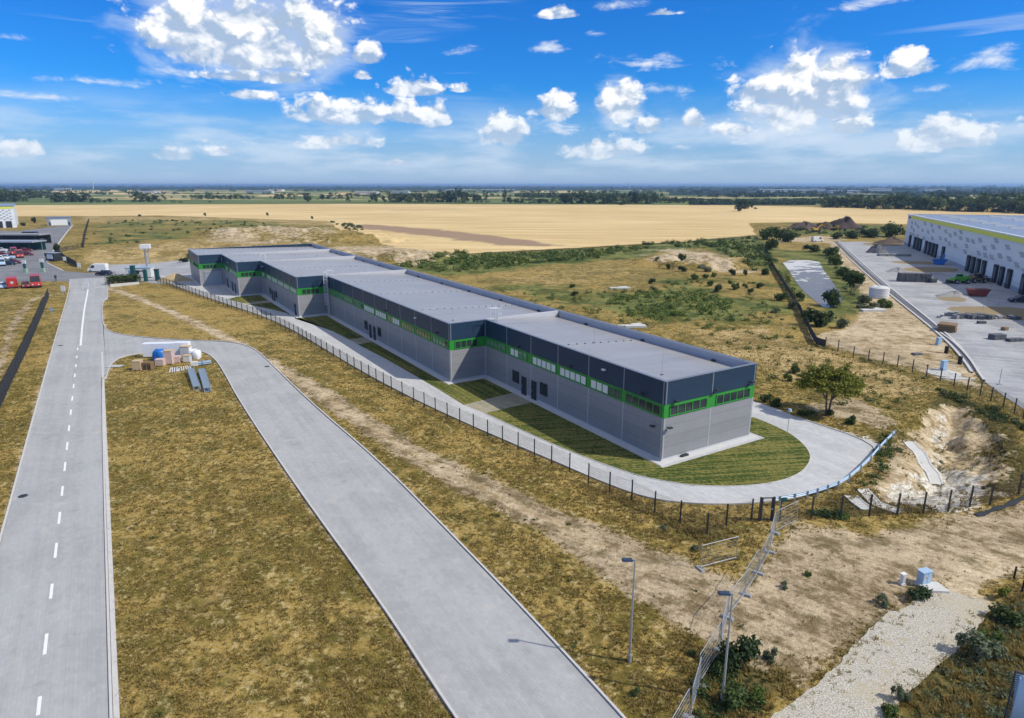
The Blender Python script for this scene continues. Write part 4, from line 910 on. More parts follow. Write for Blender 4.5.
# ------------------------------------------------------------------ vehicles
def wheels(t, xs, w, r, th=.22):
    for x in xs:
        for s in (-1, 1):
            b = MB(); b.tube((x, s*(w/2-th), r), (x, s*w/2, r), r, n=16); o = b.build('wheel', M['black'], t)
            b = MB(); b.tube((x, s*(w/2-.02), r), (x, s*(w/2+.012), r), r*.58, n=12); b.build('rim', M['galv'], o)
def car(px, py, rz, label, mat, L=4.3, w=1.8, h=1.46, est=False, z=0.0):
    x, y = g(px, py); t = thing('parked_car', label, 'car', (x, y, z), rz)
    hl = L/2; P = [(-hl, .32), (-hl, .75), (-hl+.1, .92), (hl-1.35, .98), (hl-.25, .80), (hl, .62), (hl, .32), (hl-.3, .22), (-hl+.3, .22)]
    b = MB(); b.profile(P, -w/2, w/2, 0, {0: .06, 1: .08, 2: .1, 3: .08, 4: .14, 5: .14, 6: .1, 7: .05, 8: .05}); b.build('body', M[mat], t, .05)
    c = [(-hl+.12, .9), (-hl+(.35 if est else .75), h), (hl-2.15, h), (hl-1.3, .95)]
    b = MB(); b.profile(c, -w/2+.1, w/2-.1, 0, {1: .16, 2: .16, 0: .02, 3: .02}); cab = b.build('cabin', M[mat], t, .04)
    c2 = [(-hl+.3, .96), (-hl+(.47 if est else .86), h-.08), (hl-2.2, h-.08), (hl-1.5, .98)]
    b = MB(); b.profile(c2, -w/2+.085, w/2-.085, 0, {1: .14, 2: .14}); b.build('side_window', M['glass'], cab)
    b = MB(); b.add([(hl-2.09, -w/2+.30, h-.05), (hl-2.09, w/2-.30, h-.05), (hl-1.28, w/2-.2, .985), (hl-1.28, -w/2+.2, .985)], [(0, 3, 2, 1)]); b.build('windscreen', M['glass'], cab)
    wheels(t, (-hl+.85, hl-.85), w, .32)
    for s in (-1, 1):
        b = MB(); b.box(hl-.12, hl+.01, s*.55-.16, s*.55+.16, .62, .74); b.build('headlight', M['white'], t); b = MB(); b.box(-hl-.012, -hl+.05, s*.62-.12, s*.62+.12, .62, .8); b.build('tail_light', M['red'], t)
    return t
def van(px, py, rz, label, mat, L=5.6, w=2.0, h=2.4, mark=False, z=0.0, cat='van', name='parked_van'):
    x, y = g(px, py); t = thing(name, label, cat, (x, y, z), rz)
    hl = L/2; P = [(-hl, .35), (-hl, h-.1), (-hl+.1, h), (hl-1.5, h), (hl-.75, 1.35), (hl-.08, 1.05), (hl, .8), (hl, .35), (hl-.4, .28), (-hl+.4, .28)]
    b = MB(); b.profile(P, -w/2, w/2, 0, {1: .06, 2: .12, 3: .12, 4: .06, 5: .08, 6: .05}); b.build('body', M[mat], t, .05)
    b = MB(); b.add([(hl-1.44, -w/2+.2, h-.09), (hl-1.44, w/2-.2, h-.09), (hl-.74, w/2-.12, 1.40), (hl-.74, -w/2+.12, 1.40)], [(0, 3, 2, 1)]); b.build('windscreen', M['glass'], t)
    for s in (-1, 1):
        b = MB(); yy = s*(w/2-.01); b.add([(hl-2.2, yy+s*.02, 1.32), (hl-1.0, yy+s*.02, 1.32), (hl-1.5, yy-s*.045, 2.05), (hl-2.2, yy-s*.045, 2.05)], [(0, 1, 2, 3) if s < 0 else (3, 2, 1, 0)]); b.build('side_window', M['glass'], t)
        b = MB(); b.box(hl-.1, hl+.012, s*.62-.14, s*.62+.14, .72, .95); b.build('headlight', M['white'], t); b = MB(); b.box(-hl-.012, -hl+.04, s*(w/2-.18)-.1, s*(w/2-.18)+.1, .9, 1.4); b.build('tail_light', M['darkred'], t)
    b = MB(); b.box(-hl-.03, -hl+.2, -w/2+.05, w/2-.05, .3, .5); b.box(hl-.3, hl+.03, -w/2+.06, w/2-.06, .3, .52); b.build('bumper', M['dark_metal'], t)
    if mark:   # white emblem on the rear doors
        b = MB()
        for a in range(3): an = a*math.pi/3; b.bar((-hl-.012, -.42*math.cos(an), 1.55-.42*math.sin(an)), (-hl-.012, .42*math.cos(an), 1.55+.42*math.sin(an)), .10)
        b.build('emblem', M['white'], t)
    wheels(t, (-hl+1.05, hl-.95), w, .36)
    return t
van(98.5, 271.8, math.pi+.02, 'white panel van parked at the cross road, behind the dark car', 'white', 5.4); car(104, 275.3, math.pi-.03, 'dark navy car parked in front of the white van', 'navy')
van(13, 287.5, R(126), 'red box van seen from behind with a white emblem on its doors', 'red', 5.6, 2.3, 2.7, True); van(36.5, 286.5, R(-56), 'red van facing the grass, right end of the roadside parking row', 'red', 5.6, 2.3, 2.9)
car(26, 287.4, R(-52), 'maroon car parked between the two red vans', 'darkred', 4.2, 1.8, 1.5); car(3.5, 288, R(-52), 'pale blue car parked left of the red van with the emblem', 'skyblue'); van(-4, 286.5, R(127), 'red van cut by the left edge in the roadside row', 'red', 5.4, 2.1, 2.4)
van(20, 257.5, R(-50), 'near van of the red pair parked by the dark canopy', 'red', 5.6, 2.2, 2.7); van(14.5, 254.5, R(-50), 'far van of the red pair, left of its twin by the dark canopy', 'red', 5.4, 2.1, 2.6)
car(27.5, 255.4, .1, 'maroon car parked right of the pair of red vans', 'darkred', 4.2, 1.8, 1.45); car(15.5, 263.5, .1, 'small dark red car standing alone in the left yard', 'darkred', 3.8, 1.7, 1.5)
van(2, 265.5, R(-52), 'pale blue van at the left edge of the yard', 'skyblue', 5.2, 2.0, 2.3)
for i, (px, py, mt) in enumerate([(2, 255.5, 'darkred'), (7, 254, 'white'), (3, 251, 'white')]): car(px, py, .1, ['dark red car at the left edge of the yard behind the vans', 'white car right of the dark red car at the left edge', 'white car at the left edge in front of the grey canopies'][i], mt)
for i, (px, py, mt, lb) in enumerate([(2, 259.5, 'white', 'white car behind the pale blue van at the left edge'), (8, 259, 'skyblue', 'pale blue car in the middle of the left parking row'), (-1, 247.5, 'red', 'red car half cut at the left edge beneath the canopies'), (9, 265, 'navy', 'dark car beside the pale blue van in the left yard'), (26, 251.5, 'darkred', 'maroon car under the end of the nearer canopy')]): car(px, py, R(20), lb, mt, 4.2, 1.8, 1.5)
car(1019, 302, math.pi-.1, 'dark car parked in the right yard at the frame edge', 'navy'); van(817, 241.7, .2, 'small white van on the sandy track near the earth heaps', 'white', 5.2)

# people at the junction
def person(px, py, label, shirt, rz=0):
    x, y = g(px, py); t = thing('person', label, 'person', (x, y, 0), rz)
    me = bpy.data.meshes.new('body'); J = [(0, 0, .95), (0, 0, 1.2), (0, 0, 1.45), (0, .01, 1.55), (0, .03, 1.70), (.20, 0, 1.42), (.26, .02, 1.12), (.24, .12, .88), (-.20, 0, 1.42), (-.26, 0, 1.12), (-.25, .08, .86), (.10, 0, .9), (.11, .03, .5), (.12, 0, .06), (.12, .16, .04), (-.10, 0, .9), (-.11, -.02, .5), (-.12, -.06, .06), (-.12, .10, .04)]
    E_ = [(0, 1), (1, 2), (2, 3), (3, 4), (2, 5), (5, 6), (6, 7), (2, 8), (8, 9), (9, 10), (0, 11), (11, 12), (12, 13), (13, 14), (0, 15), (15, 16), (16, 17), (17, 18)]
    rad = [.14, .13, .13, .06, .11, .07, .05, .04, .07, .05, .04, .09, .065, .05, .045, .09, .065, .05, .045]
    me.from_pydata(J, E_, []); o = bpy.data.objects.new('body', me); COL.objects.link(o); o.parent = t
    sk = o.modifiers.new('skin', 'SKIN'); 
    for v, r in zip(me.skin_vertices[0].data, rad): v.radius = (r, r)
    me.skin_vertices[0].data[0].use_root = True
    o.modifiers.new('sub', 'SUBSURF').render_levels = 1; me.materials.append(shirt)
    b = MB(); b.tube((0, .02, 1.68), (0, .03, 1.83), .115, .06, 10); b.build('hair', M['bark'], t)
    return t
person(56, 281, 'person in dark clothes standing on the verge at the junction', M['navy'], .4)
person(57.3, 278.2, 'person in a grey blue jacket standing a little behind the one in dark clothes', M['greytile'], -.5)

# ------------------------------------------------------------------ left estate
def wallbox(name, mat, parent, x0, x1, y0, y1, z0, z1, bev=0):
    b = MB(); b.box(x0, x1, y0, y1, z0, z1); return b.build(name, M[mat], parent, bev)
x, y = g(59.5, 225.5); hw_ = 6.4; t = thing('garage_building', 'small white building with grey roof edge and a wide pale gate on the left yard', 'building', (x, y, 0), .56)
wallbox('wall', 'galv', t, -6.4, 6.4, 0, 9, 0, 4.6); wallbox('roof', 'coping', t, -6.6, 6.6, -.2, 9.2, 4.6, 5.3); wallbox('gate', 'white', t, -4.3, 4.5, -.12, 0, .1, 3.7); wallbox('side_panel', 'stone', t, -6.3, -5.2, -.1, 0, 0, 4.5)
for dx in (-4.9, 5.4): wallbox('door', 'dark_metal', t, dx-.45, dx+.45, -.15, 0, 0, 2.1)
# tall hall cut by the left edge
x, y = g(16.8, 227.5); t = thing('warehouse', 'pale warehouse with a diamond grey panel pattern cut off by the left edge', 'warehouse', (x, y, 0), R(215))
wallbox('wall', 'pale_clad', t, 0, 90, -60, 0, 0, 12.5); wallbox('roof', 'hall_roof', t, -.3, 90.3, -60.3, .3, 12.5, 13.0); wallbox('roof_band', 'limeband', t, -.05, 90, 0, .12, 11.2, 12.4)
b = MB()
for i in range(36):
    for k in range(7):
        if (i+k) % 2 == 0: b.box(1.5+i*1.5, 1.5+i*1.5+1.2, 0, .08, 4.5+k*.92, 4.5+k*.92+.7)
b.build('panel_pattern', M['greytile'], t)
for i in range(8):
    b = MB(); b.box(2+i*4.5, 4.8+i*4.5, -.05, .5, 0, 3.9); b.build('dock_door', M['dock'], t)
# canopies
for (px, py, Lx, hh, mt, rf, lb) in [(10, 243.5, 16, 4.2, 'dark_metal', 'stone', 'long grey flat canopy on dark supports in the left yard'), (7, 250.5, 13, 3.8, 'teal', 'galv', 'flat pale canopy in front of the longer grey one')]:
    x, y = g(px, py); t = thing('canopy', lb, 'canopy', (x, y, 0), -.03); wallbox('roof', rf, t, -Lx, Lx, -3, 5, hh-.5, hh)
    b = MB(); b.box(-Lx, Lx, 3.8, 4, 0, hh-.5); b.build('rear_wall', M[mt], t)
    for k in range(5): b = MB(); b.box(-Lx+.5+k*Lx/2.2, -Lx+.8+k*Lx/2.2, -2.7, -2.4, 0, hh-.5); b.build('post', M['dark_metal'], t)
def blob_truck(px, py, label, mat, rz):   # tarpaulin-covered lorry end
    x, y = g(px, py); t = thing('tarpaulin_trailer', label, 'trailer', (x, y, 0), rz)
    b = MB(); b.profile([(-3.5, 1.0), (-3.5, 3.0), (-2.9, 3.7), (2.7, 3.7), (3.5, 2.9), (3.5, 1.0)], -1.25, 1.25); b.build('tarpaulin', M[mat], t, .12); b = MB(); b.box(-3.5, 3.5, -1.1, 1.1, .7, 1.0); b.build('chassis', M['dark_metal'], t); wheels(t, (-2.2, -1, 2.6), 2.3, .5, .3)
blob_truck(31.5, 239.5, 'dark rounded trailer at the right end of the long grey canopy', 'navy', 0); blob_truck(22.5, 249.3, 'dark teal covered trailer beside the nearer canopy', 'teal', 0)
x, y = g(53.5, 261); t = thing('guard_cabin', 'small guard cabin with a bright front panel by the yard entrance', 'cabin', (x, y, 0), -.2)
wallbox('body', 'dark_metal', t, -1.9, 1.9, -1.3, 1.3, .1, 2.7, .04); wallbox('window', 'white', t, -1.0, 1.3, -1.36, -1.3, .9, 2.4); wallbox('roof', 'galv', t, -2.1, 2.1, -1.5, 1.5, 2.7, 2.85)
def gatepost(px, py, label, h=3.6):
    x, y = g(px, py); t = thing('gate_pylon', label, 'gate pylon', (x, y, 0), 0); wallbox('base', 'lime2', t, -.5, .5, -.4, .4, 0, 1.2); wallbox('column', 'teal', t, -.28, .28, -.25, .25, 1.2, h-1.0); wallbox('sign_panel', 'white', t, -.55, .55, -.15, .15, h-1.0, h)
M['lime2'] = plain('sage_green', (.30, .42, .30), .6, 0, .1)
gatepost(25.7, 272.5, 'left of the two green and white barrier pylons at the yard entrance'); gatepost(43.3, 272, 'right of the two green and white barrier pylons at the yard entrance', 3.9)
for px, py, h, lb in [(45.6, 266, 8.5, 'thin light pole in the middle of the left yard'), (49.3, 279, 6.0, 'thin light pole beside the verge at the junction')]:
    x, y = g(px, py); t = thing('street_lamp', lb, 'street lamp', (x, y, 0)); b = MB(); b.tube((0, 0, 0), (0, 0, h), .08, .05, 8); b.build('pole', M['galv'], t); b = MB(); b.box(-.1, .9, -.12, .12, h-.05, h+.08); b.build('lamp_head', M['galv'], t)
for px, py, lb in [(63.8, 294, 'white sign board on two legs on the verge left of the road'), (65.2, 262.8, 'white notice board on the bank by the screen fence'), (79.5, 269.5, 'small white marker board left of the white van'), (87.5, 290.5, 'narrow pale keep-clear post on the road\'s middle island')]:
    x, y = g(px, py); t = thing('notice_board', lb, 'sign', (x, y, gz(x, y)), 0)
    b = MB(); b.box(-.45, -.38, -.03, .03, 0, 1.1); b.box(.38, .45, -.03, .03, 0, 1.1); b.build('legs', M['galv'], t); b = MB(); b.box(-.5, .5, -.05, .05, .7, 2.0); b.build('board', M['white'], t)
x, y = g(53, 318); t = thing('traffic_sign', 'round sign on a thin pole on the verge beside the left road', 'sign', (x, y, gz(x, y))); b = MB(); b.tube((0, 0, -.2), (0, 0, 1.9), .035, n=6); b.build('post', M['galv'], t); b = MB(); b.tube((0, -.03, 1.7), (0, .0, 1.7), .34, n=18, smooth=False); b.build('sign_plate', M['skyblue'], t)
# entrance corner by the tower
x, y = g(134.5, 281.5); t = thing('entrance_gate', 'dark teal entrance gate pillars with a white sign panel below the tower', 'gate', (x, y, 0), .1)
wallbox('pillar', 'teal', t, -.5, .5, -.5, .5, 0, 4.3, .03); wallbox('pillar', 'teal', t, 2.6, 3.4, -.4, .4, 0, 3.2, .03); wallbox('sign_panel', 'white', t, -1.2, -.6, -.2, .1, .2, 3.0); wallbox('beam', 'dark_metal', t, .5, 2.6, -.1, .1, 2.6, 2.9)
x, y = g(141.5, 277.5); t = thing('site_cabin', 'low pale cabin standing behind the entrance pillars', 'cabin', (x, y, 0), .1); wallbox('body', 'offwhite', t, -3.5, 3.2, -1.3, 1.3, .2, 2.8, .04); wallbox('roof', 'skyblue', t, -3.6, 3.3, -1.4, 1.4, 2.8, 2.95); wallbox('window', 'glass', t, -1.6, .2, -1.34, -1.3, 1.2, 2.2)
x, y = g(157.8, 280.8); t = thing('gate_pillar', 'dark teal pillar at the start of the long mesh fence', 'gate pillar', (x, y, 0), .1); wallbox('column', 'teal', t, -.5, .5, -.4, .4, 0, 3.0, .03); wallbox('cap', 'dark_metal', t, -.6, .6, -.5, .5, 3.0, 3.15)
a_, c_ = G([(110.5, 287), (139.5, 284.5)]); b = MB(); d = Vector((c_[0]-a_[0], c_[1]-a_[1])); n_ = Vector((-d.y, d.x)).normalized()*.15
b.prism([(a_[0]-n_.x, a_[1]-n_.y), (c_[0]-n_.x, c_[1]-n_.y), (c_[0]+n_.x, c_[1]+n_.y), (a_[0]+n_.x, a_[1]+n_.y)], -.2, .7); tag(b.build('low_wall', M['slab']), 'low pale wall below the hedge by the road junction', 'wall')
def vn_(a_, b_, s_): return float(fbm(np.array([a_*2.1+s_*7]), np.array([b_*2.1+3.0]), 4, 7))
def heap_mesh(name, px, py, rx, ry, h, mat, label, seed, cat='heap'):
    x, y = g(px, py); b = MB(); n, k = 40, 14; P = []
    for j in range(k+1):
        q = j/k
        for i in range(n):
            a = 2*math.pi*i/n; w = 1+.22*math.sin(a*2+seed)+.14*math.sin(a*5+seed*2); z = h*(1-q*q)**1.4*(.75+.5*vn_(q*3+math.cos(a)*1.5, math.sin(a)*1.5, seed))*(1+.22*math.sin(a*3+q*5+seed)+.15*math.sin(a*7+q*11))
            P.append((rx*q*w*math.cos(a), ry*q*w*math.sin(a), z-(.3 if j == k else 0)))
    b.add(P, [(j*n+i, (j+1)*n+i, (j+1)*n+(i+1) % n, j*n+(i+1) % n) for j in range(k) for i in range(n)], 0, True)
    o = b.build(name, M[mat]); o.location = (x, y, gz(x, y)); return tag(o, label, cat)
M['pale_sand'] = plain('pale_sand', (.46, .36, .20), .95, 0, .2, 2, .1)
heap_mesh('sand_heap', 176, 280.6, 4.2, 2.6, 1.5, 'pale_sand', 'small heap of tan sand on the paving near the far hall end', 1.0)
heap_mesh('spoil_heap', 804, 228.5, 9, 8, 3.2, 'spoil', 'left and lower of the two dark earth heaps at the wheat edge', 2.0); heap_mesh('spoil_heap', 844, 228.5, 10.5, 9, 5.2, 'spoil', 'tallest dark earth heap at the wheat edge', 3.3); heap_mesh('spoil_heap', 825, 228.7, 8.5, 7, 3.0, 'spoil', 'low brown earth heap behind the yellow excavators', 4.4)
for k, (px, py, rx, ry, h, mt, lb) in enumerate([(877, 252.5, 5, 3, 2.6, 'darkstone', 'dark rubble heap at the far end of the right yard'), (891, 243, 9, 4, 2.0, 'spoil', 'brown earth heap at the yard\'s far edge by the right warehouse'), (952, 296, 4, 2.0, .9, 'stone', 'low grey gravel heap on the sandy strip left of the red skip'), (897, 271.5, 3, 2, 1.0, 'stone', 'small grey rubble heap left of the big paving stone stack')]): heap_mesh('rubble_heap', px, py, rx, ry, h, mt, lb, k+5.0)
# ------------------------------------------------------------------ right warehouse
A = g(904, 244.3); Bq = g(1018, 292.3); d = Vector((A[0]-Bq[0], A[1]-Bq[1])); LW = d.length; rzw = math.atan2(d.y, d.x)
t = thing('warehouse', 'large white warehouse with grey rectangles, lime roof band and dark dock doors', 'warehouse', (*Bq, 0), rzw)
HW = 12.6; x0, x1 = -60.0, LW
wallbox('wall', 'pale_clad', t, x0, x1, -95, 0, -.05, HW); wallbox('roof', 'hall_roof', t, x0-.2, x1-.5, -94.5, -.6, HW-.6, HW+.02)
b = MB(); b.box(x0, x1+.2, -.5, .2, HW, HW+.35); b.box(x1-.4, x1+.2, -95, -.5, HW, HW+.35); b.build('parapet', M['pale_clad'], t)
b = MB(); b.box(x0, x1-8, 0, .26, HW-1.15, HW-.02); b.build('roof_band', M['limeband'], t)
wallbox('vent_grille', 'dark_metal', t, x1-6, x1-2.5, 0, .2, HW-1.3, HW-.5)
wallbox('plinth', 'greytile', t, x0, x1+.05, -.2, .1, -.05, 1.1)
random.seed(5); done = []
for i in range(60):
    for _ in range(30):
        px_ = random.uniform(x0+2, x1-8); pz_ = random.choice([4.6, 5.5, 6.4, 7.3, 8.2, 9.1, 10.0])
        if all(abs(px_-a) > 5.2 or abs(pz_-c) > 1.3 for a, c in done): break
    done.append((px_, pz_)); b = MB(); b.prism([(px_, pz_), (px_+3.2, pz_), (px_+3.2, pz_+.62), (px_+4.2, pz_+.62), (px_+4.2, pz_+1.2), (px_+1.0, pz_+1.2), (px_+1.0, pz_+.62), (px_, pz_+.62)], 0, .06)
    b.v = [(vx, .06-vz, vy) for vx, vy, vz in b.v]; b.f = b.f; b.build('grey_panel', M['greytile'], t)
def wall_u(px, py):
    q = Vector(g(px, py))-Vector(Bq); return q.dot(d)/LW
for xx, yy in [(118, 395), (145, 420), (162, 428), (178, 435), (210, 455), (230, 464), (250, 472), (270, 478), (313, 490), (462, 562), (490, 574), (520, 588), (553, 601), (623, 632), (659, 649), (703, 668), (790, 700), (840, 722)]:
    # where the sight line meets the wall, on the plan
    qx, qy = 890+xx/5.985, 180+yy/5.985
    n2 = Vector((-d.y, d.x)).normalized(); r0 = Vector(g(qx, qy)); s_ = (Vector(Bq).dot(n2))/(r0.dot(n2)); q = r0*s_; u = (q-Vector(Bq)).dot(d)/LW
    b = MB(); w2 = 1.25; b.box(u-w2, u+w2, 0, .55, .0, 4.7); o = b.build('dock_door', M['dock'], t); b = MB(); b.box(u-w2+.35, u+w2-.35, .55, .58, 1.1, 3.9); b.build('door_leaf', M['darkstone'], o)
for i in range(5):
    for k in range(9): b = MB(); xx = 18+k*(LW-30)/8; yy = -12-i*17; b.box(xx-.9, xx+.9, yy-3, yy+3, HW+.02, HW+.4, 0, (.3, .5)); b.build('skylight', M['skylight'], t)
wallbox('roof_plant_room', 'pale_clad', t, 60, 74, -94, -86, HW, HW+5.2); wallbox('roof_vent', 'dark_metal', t, 64, 70, -86, -85.9, HW+2, HW+4)
# things standing about in the right yard
def stack(px, py, label, nx, nz, sx, sy, sz, mat, rz=.0, name='paving_stack', cat='stack', jit=.08, z=0.0):
    x, y = g(px, py); b = MB(); 
    for i in range(nx):
        for k in range(nz): b.rbox(i*(sx+.08)-nx*sx/2+random.uniform(-jit, jit), random.uniform(-jit, jit), k*sz, sx, sy, sz-.015, random.uniform(-.03, .03))
    o = b.build(name, M[mat]); o.location = (x, y, z); o.rotation_euler = (0, 0, rz); return tag(o, label, cat)
stack(915, 281.5, 'largest stack of dark grey paving packs in the right yard', 6, 3, 1.2, 2.4, .75, 'darkstone', -.15); stack(895, 256, 'low row of grey kerb stones near the far end of the yard', 8, 1, 1.3, 2.0, .8, 'stone', -.1); stack(935, 282.5, 'small dark crate standing right of the largest paving stack', 1, 2, 1.6, 1.4, .6, 'darkstone', .1, 'crate', 'crate')
stack(947, 330.5, 'weathered timber stack right beside the yard channel', 3, 4, .9, 2.6, .34, 'brown', .8, 'timber_stack', 'timber stack', .25); stack(999, 339, 'grey block pile standing alone on the near yard', 2, 1, 1.1, 1.3, .9, 'darkstone', .2); stack(1017, 341, 'flat dark slab pile at the right of the near yard', 3, 1, .9, 1.0, .5, 'darkstone', .2)
stack(1006, 330, 'small orange brown block on the pale yard', 1, 1, .9, .8, .6, 'brown', .3, 'timber_block', 'block'); stack(985, 323.5, 'small dark box on the yard just below the rubble row', 1, 1, 1.4, .7, .5, 'darkstone', 0, 'crate', 'crate'); stack(921, 355, 'dark flat stone lying on the sand behind the right fence', 1, 1, 1.3, .8, .35, 'darkstone', .2, 'stone_slab', 'stone')
def rubble(px, py, label, n, sp, mat, sz, rz=0):
    x, y = g(px, py); b = MB()
    for i in range(n):
        s = sz*random.uniform(.5, 1.2); b.rbox(random.gauss(0, sp), random.gauss(0, sp*.35), 0, s*1.3, s, s*.8, random.uniform(0, 3), 0, random.uniform(-.2, .2))
    o = b.build('stone_pile', M[mat]); o.location = (x, y, -.02); o.rotation_euler[2] = rz; return tag(o, label, 'stone pile')
rubble(963, 318, 'left of the grey stone piles on the soil strip in the yard', 22, 1.6, 'stone', .9, -.15); rubble(977, 318.5, 'stone pile with a dark top in the middle of the soil strip', 26, 1.4, 'darkstone', 1.0, -.1); rubble(955, 315.5, 'low stones at the strip\'s left tip', 9, 1.0, 'stone', .8); rubble(1001, 318.5, 'low grey stones right of the stone piles', 8, 1.0, 'stone', .7); rubble(1013, 319, 'low grey stones near the right edge of the soil strip', 8, 1.0, 'darkstone', .7)
def skip(px, py, label, mat, rz, L=4.6):
    x, y = g(px, py); t = thing('skip_container', label, 'skip', (x, y, 0), rz); b = MB(); h = L/2; b.profile([(-h+.8, .1), (-h, 1.6), (h, 1.6), (h-.8, .1)], -.95, .95, 0); b.build('body', M[mat], t, .03)
    b = MB(); b.box(-h-.05, h+.05, -1.02, -.92, 1.5, 1.68); b.box(-h-.05, h+.05, .92, 1.02, 1.5, 1.68); b.box(-h-.06, -h+.05, -1.02, 1.02, 1.52, 1.69); b.box(h-.05, h+.06, -1.02, 1.02, 1.52, 1.69); b.build('rim', M[mat], t)
    b = MB(); b.box(-h+.2, h-.2, -.85, .85, 1.45, 1.61, 0, (.4, .3)); b.build('rubble_fill', M['spoil'], t); return t
skip(977, 296, 'red skip container with rubble on the soil strip of the yard', 'skip_red', -.1); skip(939, 264.5, 'blue skip container at the wall of the right warehouse', 'blue', -.6, 4.2)
x, y = g(945.5, 261); t = thing('plastic_tank', 'round blue plastic tank leaning at the warehouse wall behind the blue skip', 'tank', (x, y, 0)); b = MB(); b.tube((0, 0, 0), (0, 0, 2.2), 1.2, 1.1, 18); b.build('shell', M['blue'], t); b = MB(); b.tube((0, 0, 2.2), (0, 0, 2.45), .4, .35, 12); b.build('lid', M['navy'], t)
def handler(px, py, label, mat, rz):
    x, y = g(px, py); t = thing('telehandler', label, 'construction machine', (x, y, 0), rz); wheels(t, (-1.5, 1.5), 2.3, .62, .45)
    b = MB(); b.profile([(-2.3, .7), (-2.3, 1.5), (-1.6, 1.7), (1.9, 1.3), (2.2, .7)], -.75, .75); b.build('chassis', M[mat], t, .05)
    b = MB(); b.profile([(-.7, 1.3), (-.6, 2.4), (.5, 2.4), (.9, 1.3)], -.85, 0.05); b.build('cab', M['glass'], t, .04); b = MB(); b.box(-.7, .6, -.9, .1, 2.4, 2.5); b.build('cab_roof', M[mat], t)
    b = MB(); b.bar((-2.0, .5, 2.0), (3.0, .5, 1.5), .32); b.bar((3.0, .5, 1.5), (3.5, .5, .6), .22); b.build('boom', M[mat], t); b = MB(); b.box(3.4, 3.6, -.4, 1.2, .2, 1.1); b.box(3.6, 4.6, -.2, 0, .2, .28); b.box(3.6, 4.6, .8, 1.0, .2, .28); b.build('fork_carriage', M['dark_metal'], t)
handler(959.5, 283.5, 'bright green telehandler parked in the right yard', 'lime', math.pi+.05); handler(976.5, 282.5, 'brown and red telehandler with its boom down, right of the green one', 'brown', .1)
def digger(px, py, label, rz):
    x, y = g(px, py); t = thing('excavator', label, 'excavator', (x, y, gz(x, y)), rz)
    for s in (-1, 1): b = MB(); b.profile([(-1.9, .3), (-1.6, .0), (1.6, 0), (1.9, .3), (1.9, .6), (1.6, .85), (-1.6, .85), (-1.9, .6)], s*1.0-.3, s*1.0+.3); b.build('track', M['black'], t)
    b = MB(); b.box(-2.4, 1.0, -1.25, 1.25, 1.0, 2.0, 0, (.15, .1)); b.box(-2.4, -1.0, -1.2, 1.2, 2.0, 2.4); b.build('body', M['yellow'], t, .06); b = MB(); b.profile([(-.5, 2.0), (-.4, 3.0), (.8, 3.0), (1.2, 2.0)], .25, 1.2); b.build('cab', M['glass'], t, .04)
    b = MB(); b.bar((.6, -.2, 1.8), (3.4, -.2, 4.2), .4); b.bar((3.4, -.2, 4.2), (5.6, -.2, 2.2), .32); b.build('boom', M['yellow'], t); b = MB(); b.profile([(5.2, 2.3), (6.0, 2.0), (5.9, 1.1), (5.0, 1.3)], -.6, .2); b.build('bucket', M['dark_metal'], t)
digger(815.5, 231.8, 'yellow excavator at the foot of the left earth heap', 0.2); digger(834, 230, 'yellow excavator in front of the tallest earth heap', 2.6)
x, y = g(878.5, 297); t = thing('water_tank', 'round white drum shaped tank on the sand beside the yard channel', 'tank', (x, y, gz(x, y)))
b = MB(); b.tube((0, 0, 0), (0, 0, 2.2), 2.1, 2.1, 24, 0, True); b.build('shell', M['white'], t); b = MB(); b.tube((0, 0, 2.2), (0, 0, 2.5), 2.15, 1.6, 24); b.tube((0, 0, 2.5), (0, 0, 2.62), .5, .45, 12); b.build('lid', M['offwhite'], t)
for i in range(3): b = MB(); b.tube((0, 0, .5+i*.6), (0, 0, .56+i*.6), 2.13, 2.13, 24); b.build('hoop', M['galv'], t)
for px, py, lb in [(873, 311, 'long pale slab lying in the weeds below the round white tank'), (620, 288.5, 'pale slab lying in the meadow beyond the hall roof'), (632, 327, 'pale slabs lying in the grass behind the near hall')]:
    x, y = g(px, py); z = gz(x, y); b = MB(); b.rbox(x, y, z-.1, 5.0, 1.4, .45, .05); b.rbox(x+1, y+1.2, z-.1, 2.0, 1.0, .5, .3); tag(b.build('concrete_slab', M['slab']), lb, 'slab')

# ------------------------------------------------------------------ building materials dumped at the road fork
def put(px, py, name, label, cat, parts, rz=0.0, z=0.0):
    x, y = g(px, py); t = thing(name, label, cat, (x, y, max(gz(x, y), 0)+z), rz)
    for nm, mt, boxes in parts:
        b = MB()
        for q in boxes: b.box(*q)
        b.build(nm, M[mt], t, .02)
    return t
put(168, 356.5, 'panel_stack', 'long white film wrapped stack of wall panels behind the other goods', 'panel stack', [('wrapped_panels', 'foil', [(-3.3, 1.2, -.6, .6, .15, 2.15), (1.22, 3.3, -.58, .62, .15, 2.2)]), ('bearer', 'brown', [(-3, -2.8, -.6, .6, 0, .15), (-.1, .1, -.6, .6, 0, .15), (2.8, 3, -.6, .6, 0, .15)])], .10)
def pallet(px, py, label, name, cat, load, mt, w=1.2, d=1.0, h=1.1, rz=.1, cap=None):
    sl = [(-w/2, w/2, -d/2+k*(d-.12)/4, -d/2+k*(d-.12)/4+.12, .1, .125) for k in range(5)]+[(-w/2+k*(w-.12)/2, -w/2+k*(w-.12)/2+.12, -d/2, d/2, .0, .1) for k in range(3)]
    ps = [('pallet', 'tan', sl), (load, mt, [(-w/2+.03, w/2-.03, -d/2+.03, d/2-.03, .125, h)])]
    if cap: ps.append(('top_cover', cap, [(-w/2, w/2, -d/2, d/2, h, h+.1)]))
    return put(px, py, name, label, cat, ps, rz)
